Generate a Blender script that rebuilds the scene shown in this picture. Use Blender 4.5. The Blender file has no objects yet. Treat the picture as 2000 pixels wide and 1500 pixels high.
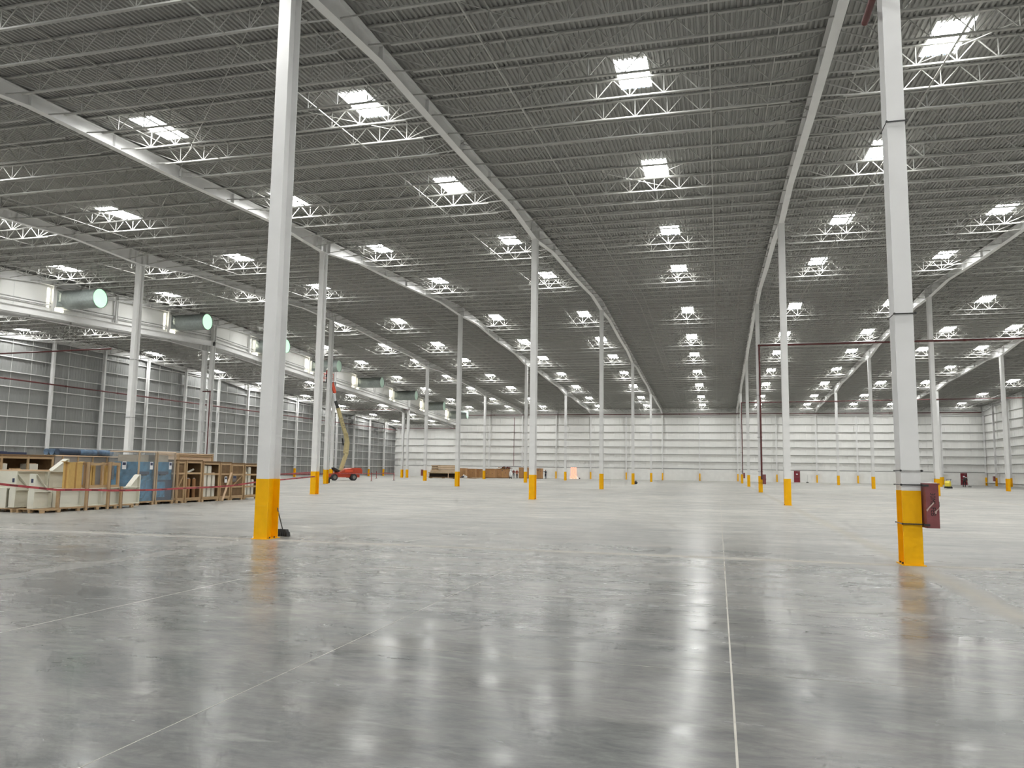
import bpy, bmesh, math, random
from mathutils import Vector, Matrix
random.seed(7)
C = bpy.context.scene.collection
K = 1.128                                   # metres per unit of the photo survey
SX, SY = 12.5*K, 24.791*K                   # column grid
X0, Y0, EYE, YW = 3.1803*K, 14.7593*K, 1.53274*K, 138.377*K
RX = lambda i: X0+SX*i
CY = lambda j: Y0+SY*j
RIDGE = CY(2); ZR = 15.85*K; SL = .047
YN = CY(-1)
roof = lambda y: ZR-SL*abs(y-RIDGE)
AD = 2.5*K                                  # the low annex roof lies this much below
X4, X5, X3 = RX(-4), RX(-5), RX(3)

# ------------------------------------------------------------------ camera
FPX = 1526.74
pitch, yaw, roll = .108552, -.258077, .0136575
fw = Vector((math.sin(yaw)*math.cos(pitch), math.cos(yaw)*math.cos(pitch), math.sin(pitch)))
rt = Vector((math.cos(yaw), -math.sin(yaw), 0)); up = rt.cross(fw)
r2 = math.cos(roll)*rt+math.sin(roll)*up; u2 = -math.sin(roll)*rt+math.cos(roll)*up
cd = bpy.data.cameras.new('camera'); cam = bpy.data.objects.new('camera', cd); C.objects.link(cam)
cd.sensor_width = 36; cd.lens = FPX/2000*36; cd.clip_end = 1000
M = Matrix((r2, u2, -fw)).transposed().to_4x4(); M.translation = (0, 0, EYE); cam.matrix_world = M
bpy.context.scene.camera = cam
CO = Vector((0, 0, EYE))
def ray(x, y): return fw+r2*((x-1000)/FPX)+u2*((750-y)/FPX)
def on_floor(x, y, z=0): d = ray(x, y); return CO+d*((z-EYE)/d.z)
def on_x(x, y, X): d = ray(x, y); return CO+d*(X/d.x)
def on_y(x, y, Y): d = ray(x, y); return CO+d*(Y/d.y)
def on_plane(x, y, P, n): d = ray(x, y); return CO+d*((P-CO).dot(n)/d.dot(n))

# ------------------------------------------------------------------ world, exposure
sc = bpy.context.scene
w = bpy.data.worlds.new('world'); sc.world = w; w.use_nodes = True
w.node_tree.nodes['Background'].inputs[0].default_value = (.75, .85, 1, 1)
w.node_tree.nodes['Background'].inputs[1].default_value = .6
vs = sc.view_settings; vs.view_transform = 'Standard'; vs.look = 'None'; vs.exposure = 0.5; vs.gamma = 1; vs.use_curve_mapping = False
sc.cycles.max_bounces = 6; sc.cycles.diffuse_bounces = 5; sc.cycles.glossy_bounces = 2; sc.cycles.use_adaptive_sampling = True; sc.cycles.adaptive_threshold = .1; sc.cycles.adaptive_min_samples = 12
sc.cycles.sample_clamp_indirect = 6; sc.cycles.use_denoising = True
SKY_L = 38.0                                # radiance of the daylit roof panels

# ------------------------------------------------------------------ materials
def srgb(r, g, b): return tuple(((c/255)/12.92 if c/255 <= .04045 else ((c/255+.055)/1.055)**2.4) for c in (r, g, b))
MATS = {}
def mat(name, col, rough=.6, metal=0, var=.06, scale=3., bump=0, bscale=60., emit=None, spec=.5, alpha=None, trans=0, ior=1.45):
    if name in MATS: return MATS[name]
    m = bpy.data.materials.new(name); m.use_nodes = True; MATS[name] = m
    nt = m.node_tree; b = nt.nodes['Principled BSDF']
    b.inputs['Roughness'].default_value = rough; b.inputs['Metallic'].default_value = metal
    b.inputs['Specular IOR Level'].default_value = spec
    if var:
        tc = nt.nodes.new('ShaderNodeTexCoord'); no = nt.nodes.new('ShaderNodeTexNoise')
        no.inputs['Scale'].default_value = scale; no.inputs['Detail'].default_value = 5
        nt.links.new(tc.outputs['Object'], no.inputs['Vector'])
        rp = nt.nodes.new('ShaderNodeValToRGB')
        rp.color_ramp.elements[0].position = .3; rp.color_ramp.elements[1].position = .7
        rp.color_ramp.elements[0].color = (*[c*(1-var) for c in col], 1)
        rp.color_ramp.elements[1].color = (*[min(1, c*(1+var)) for c in col], 1)
        nt.links.new(no.outputs['Fac'], rp.inputs[0]); nt.links.new(rp.outputs[0], b.inputs['Base Color'])
        if bump:
            n2 = nt.nodes.new('ShaderNodeTexNoise'); n2.inputs['Scale'].default_value = bscale
            nt.links.new(tc.outputs['Object'], n2.inputs['Vector'])
            bp = nt.nodes.new('ShaderNodeBump'); bp.inputs['Strength'].default_value = bump; bp.inputs['Distance'].default_value = .02
            nt.links.new(n2.outputs['Fac'], bp.inputs['Height']); nt.links.new(bp.outputs[0], b.inputs['Normal'])
    else:
        b.inputs['Base Color'].default_value = (*col, 1)
    if emit:
        b.inputs['Emission Color'].default_value = (*emit[0], 1); b.inputs['Emission Strength'].default_value = emit[1]
    if alpha is not None: b.inputs['Alpha'].default_value = alpha
    if trans: b.inputs['Transmission Weight'].default_value = trans; b.inputs['IOR'].default_value = ior
    return m
WHITE = mat('white_paint', (.76, .76, .755), .45, var=.03, scale=1.5)
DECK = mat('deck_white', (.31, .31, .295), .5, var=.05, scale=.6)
JOIST = mat('joist_white', (.42, .42, .40), .5, var=.03)
YELLOW = mat('safety_yellow', srgb(242, 180, 0), .5, var=.05, scale=4, spec=.25)
WALLW = mat('wall_sheet_white', (.82, .82, .80), .55, var=.02, scale=.5)
WALLG = mat('wall_sheet_grey', (.27, .275, .27), .42, .25, var=.05, scale=.4)
GIRT = mat('girt_white', (.80, .80, .79), .5, var=.03)
RAILSHADE = mat('rail_and_girt_shade', (.55, .55, .54), .6, var=.05)  # grey of the rails, and of the painted shade under the wall girts
BLOCK = mat('masonry_white', (.82, .82, .80), .7, var=.04, scale=1.2)
REDPIPE = mat('pipe_red', srgb(94, 42, 42), .5, var=.1)
REDCAB = mat('cabinet_red', srgb(126, 68, 70), .45, var=.18, scale=5)
REDDOOR = mat('door_red', srgb(125, 32, 44), .5, var=.06)
BLACK = mat('black_rubber', (.015, .015, .016), .6, var=.1)
GALV = mat('galvanised', (.34, .38, .37), .33, .55, var=.12, scale=6)
SKY = mat('skylight_sheet', (.9, .9, .9), .5, var=0, emit=((1, 1, .975), SKY_L))
GAP = mat('daylit_opening', (.9, .9, .8), .5, var=0, emit=((1, .95, .76), 5.0))
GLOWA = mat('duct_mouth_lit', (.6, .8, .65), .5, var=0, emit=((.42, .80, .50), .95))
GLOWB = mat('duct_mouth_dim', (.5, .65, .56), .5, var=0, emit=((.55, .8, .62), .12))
WOOD = mat('pine_wood', srgb(176, 148, 112), .7, var=.18, scale=5)
PALE = mat('pale_pine', srgb(214, 186, 155), .7, var=.12, scale=5)
OSB = mat('crate_board', srgb(116, 90, 60), .75, var=.15, scale=9)
CARD = mat('cardboard', srgb(176, 134, 92), .8, var=.1, scale=4)
CARDT = mat('carton_tan', srgb(190, 156, 92), .75, var=.08, scale=6)
TAPEB = mat('packing_tape', srgb(160, 120, 60), .4, var=.05)
IVORY = mat('ivory_enamel', srgb(214, 212, 198), .4, var=.03)
FOAM = mat('foam_white', srgb(222, 218, 205), .7, var=.05)
BLUEM = mat('machine_blue', srgb(58, 112, 144), .3, var=.4, scale=3.5)
BLUED = mat('machine_blue_dark', srgb(44, 62, 84), .4, var=.3, scale=4)
FILM = mat('stretch_film', (.80, .86, .88), .12, var=.1, alpha=.13, bump=.6, bscale=9)
WRAPT = mat('wrapped_tube', srgb(84, 108, 134), .25, var=.45, scale=2.5)
LABELW = mat('label_white', (.75, .76, .78), .6, var=.02)
LABELN = mat('label_navy', (.03, .04, .09), .6, var=.02)
TAPER = mat('barrier_tape_red', srgb(168, 66, 72), .5, var=.2, scale=7)
LIFTR = mat('lift_red', srgb(180, 62, 34), .45, var=.12, scale=4)
LIFTC = mat('lift_cream', srgb(186, 172, 128), .5, var=.08)
ORANGE = mat('jib_orange', srgb(214, 78, 44), .5, var=.06)
TYRE = mat('tyre', srgb(52, 52, 54), .8, var=.15)
HUB = mat('wheel_hub', srgb(120, 118, 114), .5, var=.1)
JOINT = mat('joint_filler', (.48, .46, .41), .6, var=.1)
SKIN = mat('skin', srgb(176, 126, 98), .6, var=.03)
PLAST = mat('plastic_and_light_spot', (.8, .8, .8), .35, var=.05)  # white plastic, also used for the bright light spots on the floor
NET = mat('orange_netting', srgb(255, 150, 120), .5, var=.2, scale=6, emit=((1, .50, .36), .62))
DOORDAY = mat('daylight_gap', (.9, .9, .9), .5, var=0, emit=((1, .9, .82), 1.2))
MYEL = mat('scrubber_yellow', srgb(222, 204, 70), .45, var=.05)
STRAPB = mat('strap_steel', (.05, .05, .05), .4, .5, var=.1)
STRUT = mat('strut_channel', (.45, .45, .44), .4, .6, var=.1)
CLOTH = {k: mat('cloth_'+k, c, .85, var=.12, scale=9) for k, c in dict(navy=(.025, .03, .045), maroon=srgb(96, 34, 38), rust=srgb(140, 66, 50), grey=srgb(110, 112, 116), dark=srgb(46, 42, 44), orange=srgb(208, 70, 30), red=srgb(150, 40, 44)).items()}
def floor_material():
    m = bpy.data.materials.new('polished_concrete'); m.use_nodes = True; nt = m.node_tree; b = nt.nodes['Principled BSDF']
    N = nt.nodes.new; L = nt.links.new
    def math_(op, a, bb=None, c=None):
        n = N('ShaderNodeMath'); n.operation = op
        for k, v in enumerate((a, bb, c)):
            if v is None: continue
            if isinstance(v, (int, float)): n.inputs[k].default_value = v
            else: L(v, n.inputs[k])
        return n.outputs[0]
    def noise(scale, detail, rough=.55, dist=0, vec=None):
        n = N('ShaderNodeTexNoise'); n.inputs['Scale'].default_value = scale; n.inputs['Detail'].default_value = detail
        n.inputs['Roughness'].default_value = rough; n.inputs['Distortion'].default_value = dist; L(vec or pos, n.inputs['Vector']); return n.outputs['Fac']
    geo = N('ShaderNodeNewGeometry'); pos = geo.outputs['Position']
    sep = N('ShaderNodeSeparateXYZ'); L(pos, sep.inputs[0])
    mp = N('ShaderNodeMapping'); mp.inputs['Rotation'].default_value = (0, 0, .26); mp.inputs['Scale'].default_value = (.46, 1.2, 1); L(pos, mp.inputs[0])
    st = mp.outputs[0]
    def ramp(f, stops):
        r = N('ShaderNodeValToRGB'); e = r.color_ramp.elements
        while len(e) < len(stops): e.new(.5)
        for k, (p, c) in enumerate(stops): e[k].position = p; e[k].color = (*c, 1)
        L(f, r.inputs[0]); return r.outputs[0]
    def mix(f, a, bb, typ='MIX'):
        n = N('ShaderNodeMix'); n.data_type = 'RGBA'; n.blend_type = typ
        if isinstance(f, (int, float)): n.inputs[0].default_value = f
        else: L(f, n.inputs[0])
        for k, v in ((6, a), (7, bb)):
            if isinstance(v, tuple): n.inputs[k].default_value = (*v, 1)
            else: L(v, n.inputs[k])
        return n.outputs[2]
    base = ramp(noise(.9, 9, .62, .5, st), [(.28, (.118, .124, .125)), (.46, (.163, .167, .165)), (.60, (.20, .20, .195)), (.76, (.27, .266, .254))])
    far_bright = N('ShaderNodeClamp'); L(math_('MULTIPLY_ADD', math_('ADD', sep.outputs[1], math_('MULTIPLY', noise(.40, 7, .62, .4, st), 16.0)), 1/27., -16/27.), far_bright.inputs[0]); far_bright = far_bright.outputs[0]  # brightening towards the far end, painted into the floor colour
    base = mix(far_bright, base, mix(1.0, base, (2.45, 2.38, 2.26), 'MULTIPLY'))
    big = ramp(noise(.13, 4, .5, .3), [(.35, (.88, .885, .89)), (.65, (1.07, 1.06, 1.05))])
    col = mix(1.0, base, big, 'MULTIPLY')
    fine = ramp(noise(4.5, 8, .7, .8, st), [(.36, (.78, .79, .80)), (.5, (1, 1, 1)), (.66, (1.22, 1.21, 1.19))])
    col = mix(.85, col, fine, 'MULTIPLY')
    f2 = ramp(noise(16, 6, .7, .5, st), [(.36, (.90, .90, .90)), (.64, (1.10, 1.10, 1.09))]); col = mix(.8, col, f2, 'MULTIPLY')
    blot = ramp(noise(1.7, 6, .6, 1.2, st), [(.60, (0, 0, 0)), (.70, (1, 1, 1))])
    col = mix(math_('MULTIPLY', blot, .32), col, (.36, .36, .345))
    warm = ramp(noise(.5, 5, .6), [(.55, (0, 0, 0)), (.72, (1, 1, 1))])
    col = mix(math_('MULTIPLY', warm, .25), col, (.29, .26, .225))
    # dust along the joints on the column lines
    def band(coord, origin, step, wd):
        t = math_('DIVIDE', math_('SUBTRACT', coord, origin), step)
        d = math_('MULTIPLY', math_('ABSOLUTE', math_('SUBTRACT', t, math_('ROUND', t))), step)
        wob = math_('MULTIPLY', math_('SUBTRACT', noise(1.1, 5, .65), .42), wd*2.4)
        return math_('SMOOTHSTEP' if False else 'MAXIMUM', math_('SUBTRACT', 1.0, math_('DIVIDE', math_('ABSOLUTE', math_('SUBTRACT', d, math_('MULTIPLY', wob, .18))), math_('ADD', wob, wd*.75))), 0.0)
    dust = math_('MINIMUM', math_('MAXIMUM', math_('MULTIPLY', band(sep.outputs[0], X0, SX, .34), math_('MULTIPLY_ADD', math_('GREATER_THAN', sep.outputs[0], -4.0), .7, .3)), band(sep.outputs[1], Y0, SY, .30)), 1.0)
    col = mix(math_('MULTIPLY', dust, .5), col, (.46, .425, .36))
    wet = math_('MULTIPLY', math_('MULTIPLY_ADD', sep.outputs[1], .5, -.5*(103*K)), 1.0); wet = math_('ADD', wet, math_('MULTIPLY', noise(.25, 4), 2.0))
    wx = math_('MULTIPLY_ADD', sep.outputs[0], .5, -.5*27*K)
    cl = N('ShaderNodeClamp'); L(math_('MINIMUM', wet, wx), cl.inputs[0]); wetm = cl.outputs[0]
    col = mix(math_('MULTIPLY', wetm, .45), col, (.16, .16, .155))
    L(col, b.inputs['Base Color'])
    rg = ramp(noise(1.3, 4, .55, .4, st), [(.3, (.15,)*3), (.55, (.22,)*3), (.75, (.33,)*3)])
    rg = mix(math_('MULTIPLY', far_bright, .8), rg, (.52, .52, .52))
    rg2 = mix(math_('MULTIPLY', dust, .8), rg, (.7, .7, .7)); L(rg2, b.inputs['Roughness'])
    b.inputs['Specular IOR Level'].default_value = .30
    bp = N('ShaderNodeBump'); bp.inputs['Strength'].default_value = .09; bp.inputs['Distance'].default_value = .02
    L(noise(3.2, 5, .6, .4, st), bp.inputs['Height']); L(bp.outputs[0], b.inputs['Normal'])
    return m
FLOOR = floor_material()

# ------------------------------------------------------------------ mesh helpers
class MB:
    def __init__(s): s.v = []; s.f = []; s.mi = []; s.cur = 0
    def add(s, vs, fs):
        o = len(s.v); s.v += [tuple(q) for q in vs]; s.f += [tuple(o+k for k in f) for f in fs]; s.mi += [s.cur]*len(fs); return s
    def box(s, c, d, rz=0):
        a, b, h = d[0]/2, d[1]/2, d[2]/2; cs, sn = math.cos(rz), math.sin(rz); vs = []
        for z in (-h, h):
            for x, y in ((-a, -b), (a, -b), (a, b), (-a, b)): vs.append((c[0]+x*cs-y*sn, c[1]+x*sn+y*cs, c[2]+z))
        return s.add(vs, [(3, 2, 1, 0), (4, 5, 6, 7), (0, 1, 5, 4), (1, 2, 6, 5), (2, 3, 7, 6), (3, 0, 4, 7)])
    def box2(s, a, b): return s.box([(p+q)/2 for p, q in zip(a, b)], [abs(q-p) for p, q in zip(a, b)])
    def bar(s, a, b, w=.04, h=None, cap=True, upv=(0, 0, 1)):
        a, b = Vector(a), Vector(b); h = h or w; d = (b-a).normalized(); u = Vector(upv)
        if abs(d.dot(u)) > .98: u = Vector((0, 1, 0))
        r = d.cross(u).normalized(); u = r.cross(d); vs = []
        for q in (a, b):
            for i, j in ((-1, -1), (1, -1), (1, 1), (-1, 1)): vs.append(q+r*(i*w/2)+u*(j*h/2))
        fs = [(0, 1, 5, 4), (1, 2, 6, 5), (2, 3, 7, 6), (3, 0, 4, 7)]
        if cap: fs += [(3, 2, 1, 0), (4, 5, 6, 7)]
        return s.add(vs, fs)
    def cyl(s, a, b, r, n=16, r1=None, cap=True):
        a, b = Vector(a), Vector(b); d = (b-a).normalized(); u = Vector((0, 0, 1)) if abs(d.z) < .9 else Vector((1, 0, 0))
        e = d.cross(u).normalized(); g = e.cross(d); r1 = r if r1 is None else r1; vs = []
        for q, rr in ((a, r), (b, r1)):
            for k in range(n): t = 2*math.pi*k/n; vs.append(q+e*(rr*math.cos(t))+g*(rr*math.sin(t)))
        fs = [(k, (k+1) % n, n+(k+1) % n, n+k) for k in range(n)]
        if cap: fs += [tuple(range(n-1, -1, -1)), tuple(range(n, 2*n))]
        return s.add(vs, fs)
    def tube(s, pts, r, n=8):
        for a, b in zip(pts, pts[1:]): s.cyl(a, b, r, n)
        for q in pts[1:-1]: s.ball(q, (r*1.02,)*3, 8, 5)
        return s
    def ball(s, c, rad, n=14, m=9):
        vs = [(c[0], c[1], c[2]-rad[2])]
        for i in range(1, m):
            t = -math.pi/2+math.pi*i/m
            for k in range(n): p = 2*math.pi*k/n; vs.append((c[0]+rad[0]*math.cos(t)*math.cos(p), c[1]+rad[1]*math.cos(t)*math.sin(p), c[2]+rad[2]*math.sin(t)))
        vs.append((c[0], c[1], c[2]+rad[2])); fs = [(0, 1+(k+1) % n, 1+k) for k in range(n)]
        for i in range(m-2):
            for k in range(n): a = 1+i*n+k; b2 = 1+i*n+(k+1) % n; fs.append((a, b2, b2+n, a+n))
        e = len(vs)-1; o = 1+(m-2)*n; fs += [(o+k, o+(k+1) % n, e) for k in range(n)]
        return s.add(vs, fs)
    def prism(s, poly, e):                   # polygon (3d points) extruded by vector e
        n = len(poly); e = Vector(e); p = [Vector(q) for q in poly]
        return s.add(p+[q+e for q in p], [tuple(range(n-1, -1, -1)), tuple(range(n, 2*n))]+[(k, (k+1) % n, n+(k+1) % n, n+k) for k in range(n)])
    def mesh(s, name, mats, smooth=False, fix=True):
        me = bpy.data.meshes.new(name); me.from_pydata(s.v, [], s.f)
        for m in (mats if isinstance(mats, (list, tuple)) else [mats]): me.materials.append(m)
        if any(s.mi): me.polygons.foreach_set('material_index', s.mi)
        if fix:
            b = bmesh.new(); b.from_mesh(me); bmesh.ops.recalc_face_normals(b, faces=b.faces); b.to_mesh(me); b.free()
        if smooth:
            me.polygons.foreach_set('use_smooth', [True]*len(me.polygons))
            try: me.set_sharp_from_angle(angle=.7)
            except Exception: pass
        me.update(); return me
    def build(s, name, mats, parent=None, loc=None, smooth=False, rz=0):
        return obj(name, s.mesh(name, mats, smooth), parent, loc, rz)
def obj(name, me, parent=None, loc=None, rz=0):
    o = bpy.data.objects.new(name, me); C.objects.link(o); o.parent = parent
    if loc is not None: o.location = loc
    if rz: o.rotation_euler = (0, 0, rz)
    return o
def tag(o, label=None, cat=None, group=None, kind=None):
    for k, v in (('label', label), ('category', cat), ('group', group), ('kind', kind)):
        if v: o[k] = v
    return o
def thing(name, loc, label, cat, group=None, rz=0):
    return tag(obj(name, None, None, loc, rz), label, cat, group)
def dup(root, loc, label=None, rz=0):
    r = root.copy(); C.objects.link(r); r.location = loc; r.rotation_euler = (0, 0, rz)
    if label: r['label'] = label
    for ch in list(root.children):
        c = ch.copy(); C.objects.link(c); c.parent = r
        for g in ch.children: d = g.copy(); C.objects.link(d); d.parent = c
    return r
CUBES = {}
def plank(name, m, parent, a, b):            # a board: shared unit cube scaled between two corners
    if m.name not in CUBES: CUBES[m.name] = MB().box((0, 0, 0), (1, 1, 1)).mesh('board_'+m.name, m)
    o = obj(name, CUBES[m.name], parent, [(p+q)/2 for p, q in zip(a, b)]); o.scale = [max(abs(q-p), .002) for p, q in zip(a, b)]; return o

# ------------------------------------------------------------------ floor
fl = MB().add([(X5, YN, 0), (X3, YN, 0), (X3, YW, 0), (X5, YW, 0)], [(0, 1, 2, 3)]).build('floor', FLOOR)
tag(fl, 'polished grey concrete warehouse floor', 'floor', kind='structure')
def joint(x0, y0, x1, y1, wd): MB().bar((x0, y0, .0006), (x1, y1, .0006), wd, .0012).build('joint_filler', JOINT, fl)
for X, wd in ((.075*K, .016), (-3.15*K, .006), (-6.3*K, .008), (6.3*K, .008)): joint(X, -6, X, YW-.5, wd)
for k, wd in ((0, .012), (1, .012)): joint(X5+.5, CY(k), X3-.5, CY(k), wd)
for Y in (6.45*K, 9.6*K): joint(-3.15*K, Y, RX(0)+8, Y-.05, .003)

# ------------------------------------------------------------------ ceiling: ribbed deck with openings for the daylight panels
SKX = [k*K for k in (36.5, 26.5, 21.0, 14.0, 6.5, -2.4, -11.6, -19.9, -29.7, -35.9, -43.3)]
SKA = [k*K for k in (-50.3, -57.4)]
SKYY = [k*K for k in (-7.5, 2.5, 13, 23.6, 32.6, 43.1, 53.6, 69.4, 80.3, 89.7, 101, 112, 124, 133.8)]
SW, SLN = 1.12, 2.3
PITCH = .17
def deck(name, xa, xb, drop, cols):
    n = int(round((xb-xa)/PITCH)); pit = (xb-xa)/n; prof = []
    for k in range(n):
        x = xa+k*pit
        prof += [(x, 0), (x+pit*.42, 0), (x+pit*.56, .055), (x+pit*.86, .055)]
    prof.append((xb, 0))
    mb = MB(); z = lambda y: roof(y)-drop
    segs = []
    for a, b in ((YN, RIDGE), (RIDGE, YW)):
        e = [a]
        for y in SKYY:
            if a < y < b: e += [y-SLN/2, y+SLN/2]
        e.append(b); segs.append(e)
    for (xl, hl), (xr, hr) in zip(prof, prof[1:]):
        xm = (xl+xr)/2; hole = any(abs(xm-c) < SW/2 for c in cols)
        for e in segs:
            runs = list(zip(e[0::2], e[1::2])) if hole else [(e[0], e[-1])]
            for a, b in runs:
                mb.add([(xl, a, z(a)+hl), (xr, a, z(a)+hr), (xr, b, z(b)+hr), (xl, b, z(b)+hl)], [(3, 2, 1, 0)])
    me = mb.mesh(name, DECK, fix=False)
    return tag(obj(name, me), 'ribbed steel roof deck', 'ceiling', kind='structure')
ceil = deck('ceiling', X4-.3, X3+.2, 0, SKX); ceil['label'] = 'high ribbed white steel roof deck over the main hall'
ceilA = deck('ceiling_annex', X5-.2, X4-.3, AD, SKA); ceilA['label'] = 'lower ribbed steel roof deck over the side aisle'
def sky_mesh(sl):
    mb = MB(); mb.add([(-SW/2-.05, -SLN/2-.03, .062-sl*SLN/2), (SW/2+.05, -SLN/2-.03, .062-sl*SLN/2), (SW/2+.05, SLN/2+.03, .062+sl*SLN/2), (-SW/2-.05, SLN/2+.03, .062+sl*SLN/2)], [(3, 2, 1, 0)])
    return mb.mesh('skylight', SKY, fix=False)
SKM = {1: sky_mesh(SL), -1: sky_mesh(-SL)}
for cols, drop, par in ((SKX, 0, ceil), (SKA, AD, ceilA)):
    for x in cols:
        for y in SKYY: obj('skylight', SKM[1 if y < RIDGE else -1], par, (x, y, roof(y)-drop))
# ---- tapered frame beams
SEAT = .12
def bdepth(t):                               # depth of the frame beam at fraction t of a span
    d = min(t, 1-t)
    return .92-.40*min(d/.2, 1)+.10*max(0, (d-.2)/.3)
def beam_mesh(sl, name, scale=1.):
    mb = MB(); ts = [0, .1, .2, .35, .5, .65, .8, .9, 1]
    for ta, tb in zip(ts, ts[1:]):
        ya, yb = ta*SY, tb*SY
        za, zb = sl*ya-SEAT, sl*yb-SEAT; ba, bb = za-bdepth(ta)*scale, zb-bdepth(tb)*scale
        for (z1, z2, th) in ((za-.012, zb-.012, .024), (ba+.012, bb+.012, .024)):
            mb.bar((0, ya, z1), (0, yb, z2), .30, th)
        mb.prism([(-.007, ya, ba+.02), (-.007, yb, bb+.02), (-.007, yb, zb-.02), (-.007, ya, za-.02)], (.014, 0, 0))
    for t in (.012, .03, .2, .35, .5, .65, .8, .97, .988):
        y = t*SY; z = sl*y-SEAT; d = bdepth(t)*scale
        mb.box((0, y, z-d/2), (.28, .015, d-.03))
    return mb.mesh(name, WHITE)
BM = {1: beam_mesh(SL, 'roof_beam_rising'), -1: beam_mesh(-SL, 'roof_beam_falling')}
for i in (3, 2, 1, 0, -1, -2, -3, -4):
    for j in range(-1, 5): obj('roof_beam', BM[1 if j < 2 else -1], ceil, (RX(i) if i < 3 else X3-.25, CY(j), roof(CY(j))))
for X in (X4-.9, X5+.3):
    for j in range(0, 5): obj('roof_beam', BM[1 if j < 2 else -1], ceilA, (X, CY(j), roof(CY(j))-AD))
# ---- open web joists: 300 nearest in view as parts, the others joined
JD = .72
def joist_mb(length, dl, dr):
    mb = MB(); e = 1.05; n = max(4, int(round((length-2*e)/1.2))); pw = (length-2*e)/n
    mb.box((length/2, 0, -.04), (length, .11, .055)); mb.box((length/2, 0, -JD), (length-2*e+.3, .10, .05))
    tops = [e+k*pw for k in range(n+1)]
    for k in range(n):
        xm = e+(k+.5)*pw
        for a, b in (((xm, 0, -JD), (tops[k], 0, -.05)), ((xm, 0, -JD), (tops[k+1], 0, -.05)), ((xm, 0, -JD), (xm, 0, -.05))):
            mb.bar(a, b, .029, .029, cap=False, upv=(0, 1, 0))
    for x, xe, d in ((e+.5*pw, .1, dl), (length-e-.5*pw, length-.1, dr)):
        mb.bar((x, 0, -JD), (xe, 0, -.08), .034, .034, cap=False, upv=(0, 1, 0))
        mb.bar((x, 0, -JD), (xe+(.04 if xe < 1 else -.04), 0, -(SEAT+d-.05)), .045, .03, cap=False, upv=(0, 1, 0))
    return mb
JCACHE = {}
def joist_mesh(length, d):
    key = (round(length, 2), round(d/.14))
    if key not in JCACHE: JCACHE[key] = joist_mb(length, round(d/.14)*.14, round(d/.14)*.14).mesh('joist', JOIST, fix=False)
    return JCACHE[key]
jl = []
nJ = 15; dJ = SY/nJ
k = 0
while True:
    y = CY(0)+(k+.42)*dJ-dJ*2; k += 1
    if y > YW-.4: break
    if y < 13: continue
    t = ((y-Y0)/SY) % 1
    for i in range(-4, 3):
        jl.append((RX(i), y, roof(y), SX-(.25 if i == 2 else 0), bdepth(t), ceil))
    jl.append((X5+.3, y, roof(y)-AD, SX-1.2, bdepth(t), ceilA))
def img(P):
    d = Vector(P)-CO; z = d.dot(fw)
    return (1000+FPX*d.dot(r2)/z, 750-FPX*d.dot(u2)/z, z) if z > 1 else (-1e5, -1e5, z)
def size_in_view(q):
    vis = 0
    for s in (.05, .3, .5, .7, .95):
        x, y, z = img((q[0]+s*q[3], q[1], q[2]-.4)); vis += (-20 < x < 2020 and -40 < y < 1500)
    return vis/max(1e-3, (Vector((q[0]+q[3]/2, q[1], q[2]))-CO).length)**1.2
jl.sort(key=size_in_view, reverse=True)
rest = {ceil.name: (MB(), ceil), ceilA.name: (MB(), ceilA)}
for n, q in enumerate(jl):
    me = joist_mesh(q[3], q[4])
    if n < 290: obj('roof_joist', me, q[5], (q[0], q[1], q[2]))
    elif size_in_view(q) > 0:
        mb = rest[q[5].name][0]; o = len(mb.v)
        mb.v += [(v.co.x+q[0], v.co.y+q[1], v.co.z+q[2]) for v in me.vertices]
        fs = [tuple(o+a for a in p.vertices) for p in me.polygons]; mb.f += fs; mb.mi += [0]*len(fs)
for mb, par in rest.values():
    if mb.v: tag(obj('distant_joists', mb.mesh('distant_joists', JOIST, fix=False), par), kind='stuff')
# ---- bridging angles running down the hall, and rod bracing
for i in range(-4, 3):
    for t, z in ((.26, -JD), (.29, -.09), (.74, -JD), (.89, -.09), (.09, -.09)):
        x = RX(i)+t*SX; mb = MB()
        for a, b in ((12, RIDGE), (RIDGE, YW-.5)): mb.bar((x, a, roof(a)+z), (x, b, roof(b)+z), .045, .035)
        mb.build('bridging_angle', JOIST, ceil)
for i in (-3, -2, -1, 0, 1):
    for j in (0, 3):
        for a, b in (((0, 0), (1, .5)), ((1, 0), (0, .5)), ((0, .5), (1, 1)), ((1, .5), (0, 1))):
            A = (RX(i)+a[0]*SX, CY(j+a[1])); B = (RX(i)+b[0]*SX, CY(j+b[1]))
            MB().cyl((*A, roof(A[1])-.3), (*B, roof(B[1])-.3), .014, 6).build('bracing_rod', JOIST, ceil)

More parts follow.
